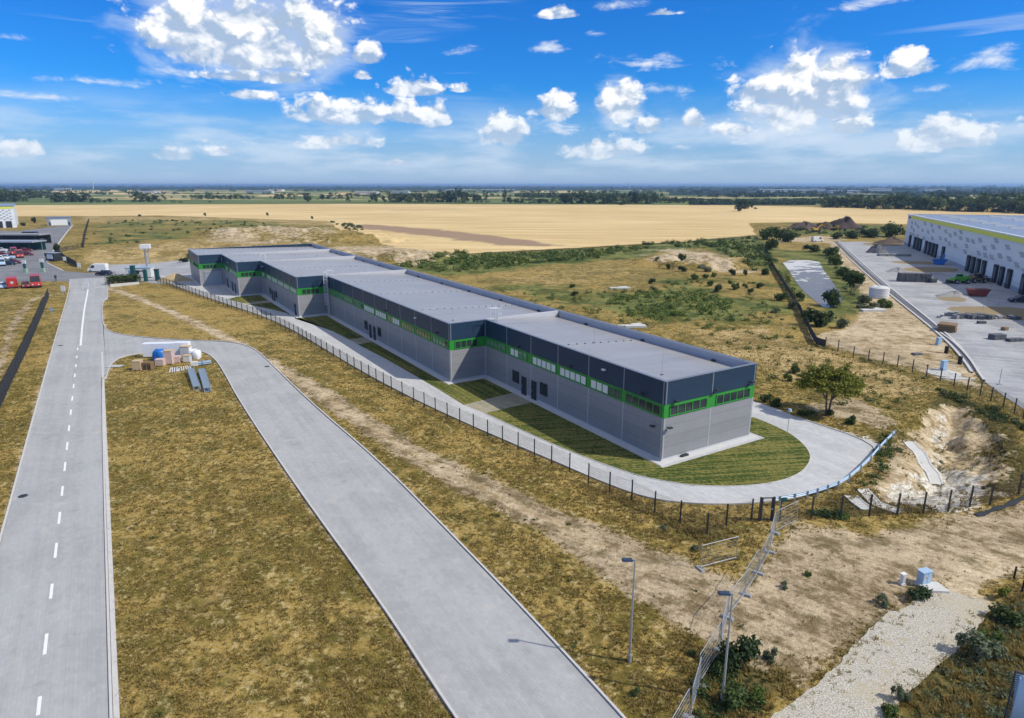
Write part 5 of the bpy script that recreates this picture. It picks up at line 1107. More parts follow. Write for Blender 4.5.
pallet(138.5, 369.5, 'tan timber crate on a pallet, leftmost of the dumped goods', 'timber_crate', 'crate', 'crate_body', 'tan', 1.2, 1.1, 1.25, .1, 'tan')
t = put(148.5, 369, 'pallet_stack', 'stack of empty timber pallets right of the leftmost crate', 'pallets', [('pallet', 'brown', [(-.62, .62, -.5+k*.22, -.38+k*.22, j*.15+.1, j*.15+.125) for k in range(5) for j in range(7)]+[(-.62+k*.56, -.5+k*.56, -.5, .5, j*.15, j*.15+.1) for k in range(3) for j in range(7)])], .05)
pallet(160.8, 365.5, 'pink wrapped insulation pack in front of the blue tarpaulin', 'insulation_pack', 'insulation pack', 'pack', 'pink', 1.2, 1.0, 1.0)
# blue tarpaulin bundle
x, y = g(160, 359.5); t = thing('tarpaulin_bundle', 'bright blue tarpaulin bundle against the white wrapped panels', 'tarpaulin bundle', (x, y, 0), .1)
b = MB(); n, k = 22, 6; P = []
for j in range(k+1):
    q = j/k
    for i in range(n): a = 2*math.pi*i/n; r_ = (1-.45*q**5)*(1+.09*math.sin(a*5+q*4))*(1.12 if j == 0 else 1)*(abs(math.cos(a))**4+abs(math.sin(a))**4)**-.18; P.append((.85*r_*math.cos(a), .65*r_*math.sin(a), 1.55*q+.07*math.sin(a*3+q*6)))
b.add(P, [(j*n+i, j*n+(i+1) % n, (j+1)*n+(i+1) % n, (j+1)*n+i) for j in range(k) for i in range(n)]+[tuple(k*n+i for i in range(n))], 0, True); b.build('tarpaulin', M['blue'], t)
b = MB(); b.tube((-.95, -.2, .9), (.95, -.1, .95), .025, n=5); b.build('rope', M['white'], t)
pallet(170, 363.5, 'tall pinkish wrapped pallet in the middle of the goods', 'wrapped_pallet', 'pallet', 'goods', 'pink', 1.25, 1.1, 1.9, .05, 'tan'); pallet(177.3, 362.5, 'small brownish carton pallet right of the tall pinkish one', 'wrapped_pallet', 'pallet', 'carton', 'pink', 1.0, .9, 1.0, .2)
pallet(187, 357.5, 'open timber box with white film behind the small cartons', 'timber_box', 'box', 'box_body', 'offwhite', 1.4, 1.1, 1.7, .0, 'tan'); pallet(187.8, 362, 'white and tan carton pallet in front of the open timber box', 'wrapped_pallet', 'pallet', 'carton', 'offwhite', 1.0, .9, .95, .1, 'tan')
def bag(px, py, label, s=.6, mt='foil'):
    x, y = g(px, py); b = MB(); n, k = 18, 7; P = []
    for j in range(k+1):
        q = j/k
        for i in range(n): a = 2*math.pi*i/n; c, s_ = math.cos(a), math.sin(a); e = (abs(c)**4+abs(s_)**4)**-.25; r_ = s*e*(1+.10*math.sin(q*math.pi))*(1-.25*q**6)*(1+.03*math.sin(a*6+q*5)); P.append((r_*c, r_*s_, q*1.25+.04*math.sin(a*3)))
    b.add(P, [(j*n+i, j*n+(i+1) % n, (j+1)*n+(i+1) % n, (j+1)*n+i) for j in range(k) for i in range(n)]+[tuple(k*n+i for i in range(n))], 0, True); o = b.build('bulk_bag', M[mt]); o.location = (x, y, 0); return tag(o, label, 'bulk bag')
bag(193.3, 357.5, 'white bulk bag right behind the open timber box'); bag(197, 358.5, 'white bulk bag at the right end of the goods', .55)
def planks(px, py, label, n, L, rz, mt='offwhite', w=.14):
    x, y = g(px, py); b = MB()
    for i in range(n): b.rbox(0+random.uniform(-.1, .1), (i-n/2)*w*1.9, .02, L*random.uniform(.85, 1), w, .09, random.uniform(-.04, .04))
    o = b.build('plank_bundle', M[mt]); o.location = (x, y, .03); o.rotation_euler[2] = rz; return tag(o, label, 'planks')
planks(173.5, 370.5, 'left bundle of pale planks lying in front of the pallets', 5, 2.6, R(114)); planks(179.5, 369.5, 'right bundle of pale planks lying in front of the pallets', 4, 2.6, R(118)); planks(187, 368, 'short pale planks beside the galvanised frames', 3, 2.0, R(118)); planks(115, 366.5, 'pale planks lying alone at the left kerb of the grass island', 4, 2.2, R(8))
def girder(a, c, label, w=.75, h=.62):
    A, C = g(*a), g(*c); L = math.hypot(C[0]-A[0], C[1]-A[1]); t = thing('steel_frame', label, 'steel frame', (*A, 0), math.atan2(C[1]-A[1], C[0]-A[0]), 'galvanised ladder frames on the grass island')
    b = MB()
    for s in (-w/2, w/2):
        for z in (.08, h): b.bar((0, s, z), (L, s, z), .07)
        k = 0.0
        while k < L: b.bar((k, s, .08), (min(k+.4, L), s, h), .05); k += .4
    b.build('side_truss', M['galv_blue'], t); b = MB(); k = 0.05
    while k < L: b.box(k, k+.14, -w/2, w/2, h-.03, h); b.box(k, k+.1, -w/2, w/2, .06, .1); k += .22
    b.build('rungs', M['galv_blue'], t); return t
M['galv_blue'] = plain('zinc_bluish', (.30, .38, .44), .45, .3, .3, 9)
girder((197.5, 391), (191, 372.5), 'left galvanised ladder frame lying towards the viewer'); girder((208, 392.5), (202, 373), 'right galvanised ladder frame lying towards the viewer')
x, y = g(204, 364.5); t = thing('pipe_bundle', 'bundle of blue plastic pipes right of the white bags', 'pipe bundle', (x, y, .05), .6)
b = MB()
for i in range(4):
    for k in range(2): b.tube((-.9, i*.22-.35, .12+k*.22), (.9+.1*(i % 2), i*.22-.35, .12+k*.22), .11, n=9)
b.build('pipes', M['galv_blue'], t); b = MB(); b.box(-.3, -.22, -.5, .5, .0, .5); b.build('strap', M['blue'], t)
pallet(194.5, 366.5, 'white carton standing at the head of the left ladder frame', 'wrapped_pallet', 'pallet', 'carton', 'offwhite', .9, .7, .7, .3)
# ------------------------------------------------------------------ vegetation
vr = np.random.default_rng(3)
def leaf_cloud(centers, radii, n, size, squash=.8, shell=.55):
    """N small leaf quads spread through a set of clumps; returns verts, faces"""
    c = np.asarray(centers, float); r = np.asarray(radii, float); p = r**2/np.sum(r**2)
    k = vr.choice(len(c), n, p=p); d = vr.normal(size=(n, 3)); d /= np.linalg.norm(d, axis=1)[:, None]
    rad = r[k]*(shell+(1-shell)*vr.random(n))*(.85+.3*vr.random(n)); pos_ = c[k]+d*rad[:, None]*np.array([1, 1, squash])
    nrm = d*.6+vr.normal(size=(n, 3))*.6+np.array([0, 0, .5]); nrm /= np.linalg.norm(nrm, axis=1)[:, None]
    t = np.cross(nrm, vr.normal(size=(n, 3))); t /= np.linalg.norm(t, axis=1)[:, None]+1e-9; w = np.cross(nrm, t)
    s = size*(.6+.8*vr.random(n))[:, None]; a = t*s; b_ = w*s*.6
    v = np.stack([pos_-a, pos_-b_*.9, pos_+a, pos_+b_], 1).reshape(-1, 3)
    return v, np.arange(n*4).reshape(-1, 4)
def np_mesh(name, v, f, mat):
    me = bpy.data.meshes.new(name); me.vertices.add(len(v)); me.vertices.foreach_set('co', v.astype(np.float32).ravel()); k = f.shape[1]
    me.loops.add(f.size); me.polygons.add(len(f)); me.loops.foreach_set('vertex_index', f.astype(np.int32).ravel()); me.polygons.foreach_set('loop_start', np.arange(0, f.size, k, dtype=np.int32)); me.update(); me.validate(); me.materials.append(mat); return me
def link(name, me, parent=None):
    o = bpy.data.objects.new(name, me); COL.objects.link(o); o.parent = parent; return o
# the acacia-like tree behind the near corner
x, y = g(827, 414); tr = thing('tree', 'lone spreading tree with several trunks and a flat yellowish crown behind the ring road', 'tree', (x, y, gz(x, y)))
random.seed(12); b = MB(); tips = []
for k in range(4):
    a = k*1.6+.4; p0 = Vector((.12*math.cos(a), .12*math.sin(a), -.2)); p1 = Vector((.35*math.cos(a), .3*math.sin(a), 1.5)); b.tube(p0, p1, .11, .085, 8)
    for j in range(3):
        a2 = a+(j-1)*.7; p2 = p1+Vector((1.0*math.cos(a2), .9*math.sin(a2), 1.0+.3*random.random())); b.tube(p1, p2, .07, .045, 7)
        for m_ in range(3):
            a3 = a2+(m_-1)*.6; p3 = p2+Vector((1.0*math.cos(a3), 1.0*math.sin(a3), .5+.4*random.random())); b.tube(p2, p3, .04, .018, 6); tips.append(p3)
b.build('trunk', M['bark'], tr)
cs = [tuple(p+Vector((0, 0, .15))) for p in tips]+[(random.uniform(-1.6, 1.6), random.uniform(-1.6, 1.6), random.uniform(3.8, 4.9)) for _ in range(12)]+[(2.9*math.cos(a), 2.6*math.sin(a), 2.9+random.random()*.6) for a in np.linspace(0, 6.28, 15)]
v, f = leaf_cloud(cs, [random.uniform(.45, .85) for _ in cs], 13000, .13, .7, .3); link('crown', np_mesh('crown', v, f, M['leaf_gold']), tr); tr.scale = (1.02, 1.02, 1.14)
# bushes: a few shapes, shared by many
def bush_mesh(n, size, mat, lob=7, tall=1.0):
    cs = [(vr.uniform(-.55, .55), vr.uniform(-.55, .55), vr.uniform(.2, .75)*tall) for _ in range(lob)]
    v, f = leaf_cloud(cs, vr.uniform(.28, .5, lob), n, size, .85, .3); v[:, 2] = np.maximum(v[:, 2], -.05); return np_mesh('foliage', v, f, mat)
def stem_mesh():
    b = MB()
    for i in range(5): a = i*1.3; b.tube((.05*math.cos(a), .05*math.sin(a), -.15), (.35*math.cos(a), .35*math.sin(a), .6), .03, .012, 5)
    o = b.build('stem', M['bark']); me = o.data; bpy.data.objects.remove(o); return me
BM = {'leaf': [bush_mesh(900, .10, M['leaf']) for _ in range(3)], 'leaf_dark': [bush_mesh(900, .10, M['leaf_dark']) for _ in range(3)], 'leaf_grey': [bush_mesh(700, .09, M['leaf_grey'], 5) for _ in range(2)], 'leaf_gold': [bush_mesh(800, .10, M['leaf_gold'], 6, 1.3) for _ in range(2)]}
STEM = stem_mesh(); bi = [0]
def bush(px, py, hpx, wpx, label, kind='leaf', group=None, name='shrub'):
    """HPX/WPX: seen size in the survey photo, turned into metres at that distance"""
    x, y = g(px, py); D = math.hypot(math.hypot(x, y), CH); s = D/F; h = hpx*s*1.1; w = wpx*s; bi[0] += 1
    t = thing(name, label, 'shrub', (x, y, gz(x, y)-.03), vr.uniform(0, 6.28), group); t.scale = (w/1.7, w/1.7, h/1.1)
    ms = BM[kind]; link('foliage', ms[bi[0] % len(ms)], t); link('stem', STEM, t); return t
for px, py, h, w, k, lb in [
    (819, 326, 16, 26, 'leaf_dark', 'big dark round bush at the near end of the pond'), (832, 306, 16, 20, 'leaf_dark', 'dark bush standing between the pond and the big dark bush'), (840, 328, 11, 14, 'leaf_grey', 'greyish bush right of the big dark bush by the pond'),
    (853, 291, 15, 22, 'leaf_gold', 'yellow green bush on the pond bank left of the round white tank'), (848, 279, 12, 18, 'leaf', 'green bush on the pond bank above the yellow green one'), (838, 265, 10, 14, 'leaf', 'upper green bush on the right pond bank'), (830, 256, 9, 14, 'leaf', 'small green bush at the top of the right pond bank'),
    (885, 307, 9, 12, 'leaf', 'bush in the weeds below the round white tank'), (862, 303, 9, 16, 'leaf_grey', 'grey green weeds bush left of the bush below the white tank'), (870, 309, 7, 20, 'leaf_grey', 'low grey green bush by the long pale slab'),
    (811, 252, 7, 16, 'leaf_dark', 'dark bush behind the pond\'s far edge'), (778, 240, 11, 22, 'leaf_dark', 'dark bush at the far end of the solid pond fence'), (766, 240, 12, 14, 'leaf', 'tall green bush at the head of the solid pond fence'), (771, 250, 13, 12, 'leaf', 'green bush just right of the solid pond fence head'), (790, 242, 9, 14, 'leaf_dark', 'dark bush right of the fence head bushes'),
    (893, 237, 12, 20, 'leaf_dark', 'dark bush left of the right warehouse corner'), (870, 237, 7, 20, 'leaf_dark', 'wide dark bush between the earth heaps and the right warehouse'), (852, 238, 6, 16, 'leaf_dark', 'low dark bush right of the earth heaps'), (838, 239, 6, 14, 'leaf_dark', 'low dark bush below the tallest earth heap'),
    (800, 300, 9, 8, 'leaf', 'upright green bush at the left pond bank'), (793, 309, 10, 9, 'leaf_grey', 'grey bush against the solid pond fence'), (780, 301, 8, 13, 'leaf', 'green bush on the meadow left of the solid pond fence'), (776, 313, 5, 9, 'leaf_grey', 'low grey bush on the meadow by the solid pond fence'), (764, 275, 7, 9, 'leaf', 'small bush beside the fence in the upper meadow'),
    (682, 266, 8, 8, 'leaf_dark', 'dark round bush in front of the sand heap, the upper of a close pair'), (682, 271.5, 6, 9, 'leaf_dark', 'dark round bush in front of the sand heap, the lower of a close pair'), (668, 269, 5, 5, 'leaf_dark', 'small dark round bush left of the close pair by the sand heap'), (657, 264, 4, 5, 'leaf_grey', 'brownish bush at the sand heap\'s left foot'), (704, 271.5, 7, 14, 'leaf_grey', 'wide grey green bush at the sand heap\'s right foot'), (714, 277, 5, 6, 'leaf', 'small bush below the sand heap, right one of three'), (705, 279, 5, 7, 'leaf', 'small bush below the sand heap, middle one of three'), (694, 279.5, 6, 9, 'leaf', 'small bush below the sand heap, left one of three'), (732, 275, 6, 6, 'leaf_dark', 'dark bush right of the three below the sand heap'), (745, 275, 6, 5, 'leaf_dark', 'dark bush near the pale track right of the sand heap'),
    (652, 284, 6, 7, 'leaf_dark', 'single dark bush on the open meadow left of the sand heap bushes'), (653, 290, 4, 8, 'leaf_grey', 'low grey bush just below the single dark bush on the meadow'), (710, 286, 6, 8, 'leaf', 'green bush at the top of the meadow thicket'), (717.5, 292.5, 8, 9, 'leaf_dark', 'dark green bush at the right top of the meadow thicket'), (735.5, 290, 7, 9, 'leaf', 'round green bush standing right of the meadow thicket'), (730, 284, 4, 4, 'leaf', 'tiny bush above the round green one'), (745, 288, 5, 5, 'leaf', 'tiny bush right of the round green one'), (760, 288, 5, 8, 'leaf_dark', 'dark bush near the meadow\'s right side'), (750, 293.5, 5, 6, 'leaf_dark', 'small dark bush below the one at the meadow\'s right side'),
    (575, 296, 5, 8, 'leaf_dark', 'dark bush just beyond the hall roof, by itself'), (571, 287, 4, 7, 'leaf', 'small bush beyond the hall roof, above the dark one'), (795, 374, 9, 10, 'leaf', 'small green bush left of the lone tree'), (788, 381, 9, 8, 'leaf', 'little bush on the straw grass left of the lone tree'), (806, 381, 6, 14, 'leaf_dark', 'low dark bush against the lone tree\'s left side'), (829, 415, 6, 9, 'leaf_dark', 'dark bush at the foot of the lone tree'), (850, 424, 9, 10, 'leaf', 'green bush right of the lone tree'), (806, 415, 5, 14, 'leaf_dark', 'low dark bush left of the lone tree\'s foot'),
    (765, 402, 9, 12, 'leaf_dark', 'dark bush behind the near hall corner, left'), (775, 405, 8, 13, 'leaf', 'green bush behind the near hall corner, right'),
    (739, 667, 26, 34, 'leaf_dark', 'large dark bush on the slope right of the site fence row'), (722, 676, 14, 20, 'leaf_dark', 'dark bush touching the site fence row near the bottom'), (771, 661, 15, 13, 'leaf_grey', 'blue green bush at the bare earth\'s lower edge'), (733, 706, 18, 26, 'leaf_dark', 'dark bush close to the bottom edge beside the site fence row'), (758, 700, 12, 18, 'leaf', 'small green bush left of the gravel lane at the bottom'), (692, 655, 6, 9, 'leaf_dark', 'tiny dark bush left of the site fence row'), (636, 694, 6, 9, 'leaf_dark', 'tiny dark bush below the tall lamp'),
    (976, 653, 22, 32, 'leaf_grey', 'big grey green bush on the right edge of the gravel lane'), (988, 640, 12, 18, 'leaf', 'green bush above the big grey green one by the gravel lane'), (899, 699, 16, 14, 'leaf_grey', 'upright grey green weed at the gravel lane near the bottom'), (889, 714, 10, 16, 'leaf', 'low green weed at the bottom edge of the gravel lane'), (884, 604, 10, 13, 'leaf_grey', 'grey green bush left of the marker cabinet'), (918, 598, 10, 20, 'leaf_dark', 'dark rank bush in front of the pale blue cabinet'), (1012, 621, 12, 26, 'leaf_dark', 'dark bush at the right edge above the weeds'), (1006, 600, 9, 14, 'leaf_gold', 'yellowish weed below the two slim posts'),
    (694, 550, 6, 10, 'leaf_grey', 'grey bush left of the lone site fence panel'), (664, 528, 5, 9, 'leaf_grey', 'grey weed below the mesh fence dip'), (785, 588, 7, 8, 'leaf_grey', 'small weed on the bare earth right of the site fence row'), (808, 577, 5, 7, 'leaf', 'small green weed on the bare earth'),
    (193, 258, 5, 12, 'leaf_dark', 'dark bush at the far end wall of the hall'), (184, 262, 4, 10, 'leaf_dark', 'low dark bush left of the hall\'s far end'), (57.5, 252.5, 7, 6, 'leaf_dark', 'dark bush behind the guard cabin'), (34, 223, 5, 4, 'leaf_dark', 'tall thin bush in the planting of the left yard'), (23, 226, 3, 5, 'leaf_dark', 'round bush in the planting of the left yard'), (140, 216.5, 2, 3, 'leaf', 'speck of a bush on the wheat edge'), (312, 219, 3, 3, 'leaf_dark', 'dark bush at the wheat edge above the hall'), (205, 216, 3, 2.5, 'leaf_dark', 'dark bush on the wheat edge near the left bank'), (268, 215.5, 3, 2.5, 'leaf', 'green bush on the wheat edge above the sand bank')]:
    bush(px, py, h, w, lb, k)
# clipped hedge along the entrance wall
A_, C_ = G([(110, 284.5), (137, 282)]); hv, hf = leaf_cloud([(A_[0]+(C_[0]-A_[0])*q, A_[1]+(C_[1]-A_[1])*q, 1.3) for q in np.linspace(0, 1, 13)], [1.3]*13, 3000, .2, .9, .3)
hd = link('hedge', np_mesh('hedge', hv, hf, M['leaf_dark'])); tag(hd, 'dark green hedge above the low wall by the road junction', 'hedge')
# thickets: scrub nobody could count
def mass(name, pts, n, h, size, mat, clump, seed):
    r_ = np.random.default_rng(seed); poly = np.array(G(pts)); lo, hi = poly.min(0), poly.max(0); C = []
    while len(C) < n:
        q = lo+(hi-lo)*r_.random((n*3, 2)); q = q[sdf(q[:, 0], q[:, 1], poly) < 0]
        q = q[fbm(q[:, 0]/7, q[:, 1]/7, 3, seed) > .44]; C += list(map(tuple, q))
        if len(q) == 0: break
    C = C[:n]; z = relief(np.array([c[0] for c in C]), np.array([c[1] for c in C])); rr = r_.uniform(.5, 1.25, len(C))*clump
    v, f = leaf_cloud([(c[0], c[1], zz+h*r_.uniform(.2, .7)) for c, zz in zip(C, z)], rr, n*42, size, .75, .25)
    o = link(name, np_mesh(name, v, f, mat)); o['kind'] = 'stuff'; return o
mass('scrub', [(395, 264), (470, 256.5), (560, 252), (640, 246.5), (650, 248), (600, 259), (540, 263), (450, 273), (405, 269)], 330, 1.0, .34, M['leaf'], 1.5, 1)
mass('scrub', [(640, 244.5), (757, 238), (772, 250), (770, 272), (748, 270), (742, 262), (720, 252), (690, 248)], 200, 1.0, .32, M['leaf'], 1.4, 2)
mass('undergrowth', [(470, 290), (560, 296), (640, 286), (690, 280), (755, 284), (770, 318), (720, 326), (620, 330), (560, 318)], 150, .35, .16, M['leaf'], .75, 21)
mass('undergrowth', [(770, 300), (800, 335), (780, 352), (740, 350), (700, 330)], 60, .35, .14, M['leaf'], .65, 22)
mass('undergrowth', [(770, 350), (830, 348), (930, 380), (905, 415), (860, 420), (800, 405), (765, 395)], 90, .25, .10, M['leaf'], .55, 23)
mass('undergrowth', [(592, 305), (640, 293), (700, 291), (735, 303), (720, 317), (660, 321), (612, 314)], 170, .7, .20, M['leaf'], 1.0, 3)
mass('undergrowth', [(830, 252), (846, 266), (866, 290), (895, 309), (880, 313), (850, 296), (836, 278), (824, 256)], 90, .7, .18, M['leaf_grey'], .9, 4)
mass('undergrowth', [(768, 255), (776, 258), (800, 296), (812, 322), (806, 326), (784, 286)], 70, .6, .18, M['leaf'], .8, 5)
mass('undergrowth', [(795, 225), (905, 229), (903, 236), (842, 236), (790, 233)], 90, 1.2, .4, M['leaf_dark'], 1.6, 6)
mass('undergrowth', [(880, 432), (905, 446), (875, 485), (845, 496), (868, 474)], 55, .25, .09, M['leaf'], .5, 7)
mass('undergrowth', [(930, 385), (985, 402), (1030, 428), (1040, 470), (1012, 470), (1002, 435), (975, 408), (945, 398)], 90, .3, .10, M['leaf_dark'], .55, 8)
mass('undergrowth', [(800, 514), (870, 511), (960, 508), (1015, 490), (1020, 500), (960, 515), (860, 522)], 70, .25, .08, M['leaf'], .45, 9)
mass('undergrowth', [(990, 610), (1040, 595), (1090, 640), (1040, 720), (900, 730), (950, 662)], 130, .2, .07, M['leaf_grey'], .4, 10)
mass('undergrowth', [(700, 655), (765, 655), (800, 675), (770, 710), (700, 735), (690, 690)], 90, .2, .07, M['leaf_dark'], .4, 11)
mass('undergrowth', [(85, 246), (90, 226), (130, 220), (240, 221), (300, 226), (240, 233), (180, 240), (120, 244)], 90, .3, .35, M['leaf'], 1.3, 12)
mass('undergrowth', [(935, 425), (965, 425), (985, 445), (975, 475), (950, 490), (935, 470)], 45, .12, .05, M['leaf_grey'], .28, 14)
mass('undergrowth', [(330, 222), (352, 224), (368, 229), (352, 232)], 40, .6, .4, M['leaf_dark'], 1.5, 13)
# dark rosettes of weeds in the dry verges
def weeds():
    r_ = np.random.default_rng(31); n = 420; rad = 26+95*r_.random(n); a = np.radians(r_.uniform(-44, 30, n)); x = rad*np.sin(a); y = rad*np.cos(a); ok = np.ones(n, bool)
    for k, p in pads.items(): ok &= sdf(x, y, p) > .5
    ok &= (fbm(x/9, y/9, 3, 32) > .52); x, y = x[ok], y[ok]; z = relief(x, y)
    v, f = leaf_cloud([(a_, b_, c_+.03) for a_, b_, c_ in zip(x, y, z)], r_.uniform(.12, .34, x.size), x.size*26, .06, .35, .1)
    o = link('weeds', np_mesh('weeds', v, f, M['leaf_dark'])); o['kind'] = 'stuff'
weeds()
# grass tufts on the nearer ground
def tufts():
    N = 330000; r_ = np.random.default_rng(5)
    rad = 22+(135-22)*r_.random(N)**1.35; a = np.radians(r_.uniform(-46, 46, N)); x = rad*np.sin(a); y = rad*np.cos(a)
    ok = np.ones(N, bool)
    for k, p in pads.items(): ok &= sdf(x, y, p) > (.12 if k != 'gravel' else -1.3*r_.random(N)**3)
    x, y = x[ok], y[ok]; W = zones(x, y); bare = np.maximum(W['dirt'], W['sand'])
    keep = (r_.random(x.size) > np.clip(bare*1.25, 0, .985)) & (fbm(x/.6, y/.6, 3, 91)+.25*fbm(x/8, y/8, 3, 92) > .50+.16*r_.random(x.size)) & (r_.random(x.size) > np.clip((np.hypot(x, y)-50)/80, 0, 1))
    x, y = x[keep], y[keep]; rk = W['rank'][keep]; z = relief(x, y); n = x.size; K = 5
    V = np.zeros((n, K, 3, 3)); base = np.stack([x, y, z-.02], 1); d = np.hypot(x, y)
    h = (.04+.10*r_.random(n)+.14*rk)*(1+d/200)
    for k in range(K):
        an = r_.uniform(0, 6.28, n); dx, dy = np.cos(an), np.sin(an); w = (.012+.022*r_.random(n))*(1+d/60); lean = h*r_.uniform(.2, .9, n); o = .07*r_.random(n)
        px = base[:, 0]+dx*o; py = base[:, 1]+dy*o
        V[:, k, 0] = np.stack([px-dy*w, py+dx*w, base[:, 2]], 1); V[:, k, 1] = np.stack([px+dy*w, py-dx*w, base[:, 2]], 1); V[:, k, 2] = np.stack([px+dx*lean, py+dy*lean, base[:, 2]+h], 1)
    v = V.reshape(-1, 3); o = link('grass', np_mesh('grass', v, np.arange(len(v)).reshape(-1, 3), M['blade'])); o['kind'] = 'stuff'
tufts()
# pebbles and clods on the bare earth
def clods():
    N = 60000; r_ = np.random.default_rng(6); rad = 24+70*r_.random(N); a = np.radians(r_.uniform(-40, 46, N)); x = rad*np.sin(a); y = rad*np.cos(a); ok = np.ones(N, bool)
    for k, p in pads.items():
        if k != 'gravel': ok &= sdf(x, y, p) > .3
    x, y = x[ok], y[ok]; W = zones(x, y); keep = np.maximum(W['dirt'], W['sand']) > .45+.3*r_.random(x.size); x, y = x[keep], y[keep]; gl = sdf(x, y, GRAVEL) < 0; x, y = x[~gl], y[~gl]; z = relief(x, y); n = x.size
    T = np.array([(1, 0, -.5), (-.5, .87, -.5), (-.5, -.87, -.5), (0, 0, .8)]); s = (.02+.07*r_.random(n)**3); an = r_.uniform(0, 6.28, n); c, s_ = np.cos(an), np.sin(an)
    v = np.zeros((n, 4, 3)); v[:, :, 0] = x[:, None]+s[:, None]*(T[:, 0]*c[:, None]-T[:, 1]*s_[:, None]); v[:, :, 1] = y[:, None]+s[:, None]*(T[:, 0]*s_[:, None]+T[:, 1]*c[:, None]); v[:, :, 2] = z[:, None]+s[:, None]*T[:, 2]*.7
    f = (np.arange(n)[:, None, None]*4+np.array([(0, 1, 3), (1, 2, 3), (2, 0, 3)])).reshape(-1, 3); o = link('pebbles', np_mesh('pebbles', v.reshape(-1, 3), f, M['clod'])); o['kind'] = 'stuff'
M['clod'] = plain('earth_clod', (.34, .26, .16), .95, 0, .3, 1.0, .1); clods()

# trees far out on the plain
def far_tree_mesh(seed, n=700, tall=1.0):
    r_ = np.random.default_rng(seed); k = 12; cs = [(r_.normal()*.24, r_.normal()*.24, .10+.74*r_.random()*tall) for _ in range(k)]
    v, f = leaf_cloud(cs, r_.uniform(.13, .24, k), n, .052, .9, .3); return np_mesh('crown', v, f, M['far_leaf'])
FT = [far_tree_mesh(s) for s in range(4)]+[far_tree_mesh(9, 420, 1.15)]
tb = MB(); tb.tube((0, 0, -.02), (0, 0, .5), .025, .012, 6); o = tb.build('trunk', M['bark']); TRUNK = o.data; bpy.data.objects.remove(o); ti = [0]
def far_tree(px, py, hpx, label, group, wide=1.0, x=None, y=None):
    if x is None: x, y = g(px, py)
    s = math.hypot(x, y)/F*hpx; ti[0] += 1; t = thing('tree', label, 'tree', (x, y, -.1*s), vr.uniform(0, 6.28), group); t.scale = (s*wide, s*wide, s)
    link('crown', FT[ti[0] % len(FT)], t); link('trunk', TRUNK, t)
far_tree(738, 211.3, 12, 'left and larger of the two trees standing alone in the wheat', None, 1.15); far_tree(748.5, 208.8, 10.5, 'right and smaller of the two trees standing alone in the wheat', None, 1.1)
def trees(xs, y, h, label, group, wide=1.1):
    for x in xs: far_tree(x+vr.uniform(-1.2, 1.2), y+vr.uniform(-.35, .35), h*vr.uniform(.8, 1.2), label, group, wide)
trees([1, 5, 9, 13, 17, 21], 201.6, 11, 'tree of the tall clump at the left edge beyond the wheat', 'trees of the left edge clump'); trees(np.arange(25, 50, 4), 198, 7, 'tree of the low dark row right of the left edge clump', 'trees of the low dark row')
trees(np.arange(55, 88, 4), 202, 8.5, 'tree of the bushy row beyond the wheat above the garage building', 'trees of the bushy row'); trees([92, 98, 105, 110], 202.3, 4, 'low bush tree at the right end of the bushy row', 'low trees at the row end', 1.5)
trees([136, 141, 146, 150, 155], 202, 8, 'tree of the small group beyond the wheat above the sign tower', 'trees of the small group'); trees(np.arange(195, 252, 6), 199.3, 4.5, 'low tree of the hedge row above the far hall end', 'trees of the hedge row', 1.5)
trees([172, 181, 210], 202.5, 2.5, 'tiny bush tree alone on the green field edge', 'tiny trees on the field edge', 1.5); trees([278, 283, 288, 292], 199, 6, 'tree of the short group between the hedge row and the single round tree', 'trees of the short group'); far_tree(309, 202, 10, 'single round tree at the wheat edge left of the middle groups', None, .9)
trees([322, 328, 333, 338], 199.3, 6.5, 'tree of the loose group right of the single round tree', 'trees of the loose group'); trees([347, 374, 384, 390], 202, 10.5, 'tall tree standing apart beyond the wheat above the hall\'s far roof', 'tall separate trees beyond the wheat', .8)
trees(np.arange(396, 442, 4.5), 202.3, 11, 'tree of the dense clump beyond the middle of the wheat', 'trees of the middle clump'); trees(np.arange(446, 470, 4.2), 202.5, 12.5, 'tree of the tall clump just right of the middle clump', 'trees of the tall clump', .8); trees([475, 481, 486], 202.3, 10, 'slender tree in the gap right of the tall clump', 'slender trees in the gap', .7); far_tree(504.5, 202, 14, 'single tall poplar in the middle of the horizon tree line', None, .5)
trees(np.arange(512, 562, 5), 203, 6.5, 'low tree of the hedge leading to the big dark belt', 'trees of the low hedge', 1.4); trees(np.arange(563, 652, 4.4), 203.6, 11.5, 'tree of the big dark belt beyond the wheat', 'trees of the big dark belt', 1.1); far_tree(655, 203, 14, 'tallest tree at the right end of the big dark belt', None, .8); far_tree(624, 205, 8, 'broad round bush tree in front of the big dark belt', None, 1.6)
trees(np.arange(662, 684, 5), 203, 7, 'tree of the low row right of the big dark belt', 'trees of the low row right', 1.2)
trees(np.arange(820, 1110, 5.6), 209.5, 12.5, 'tree of the long woodland belt beyond the right warehouse', 'trees of the woodland belt', 1.2)
for t in [o for o in S.objects if o.get('group') == 'trees of the woodland belt']:
    px = 512+t.location.x/t.location.y*F*1.035; q = g(px, 207+(px-820)*.030+vr.uniform(-.6, .6)); t.location.x, t.location.y = q
trees(np.arange(826, 1110, 8.5), 206.0, 10.5, 'tree of the rear row of the woodland belt', 'trees in the rear row of the woodland belt', 1.2)
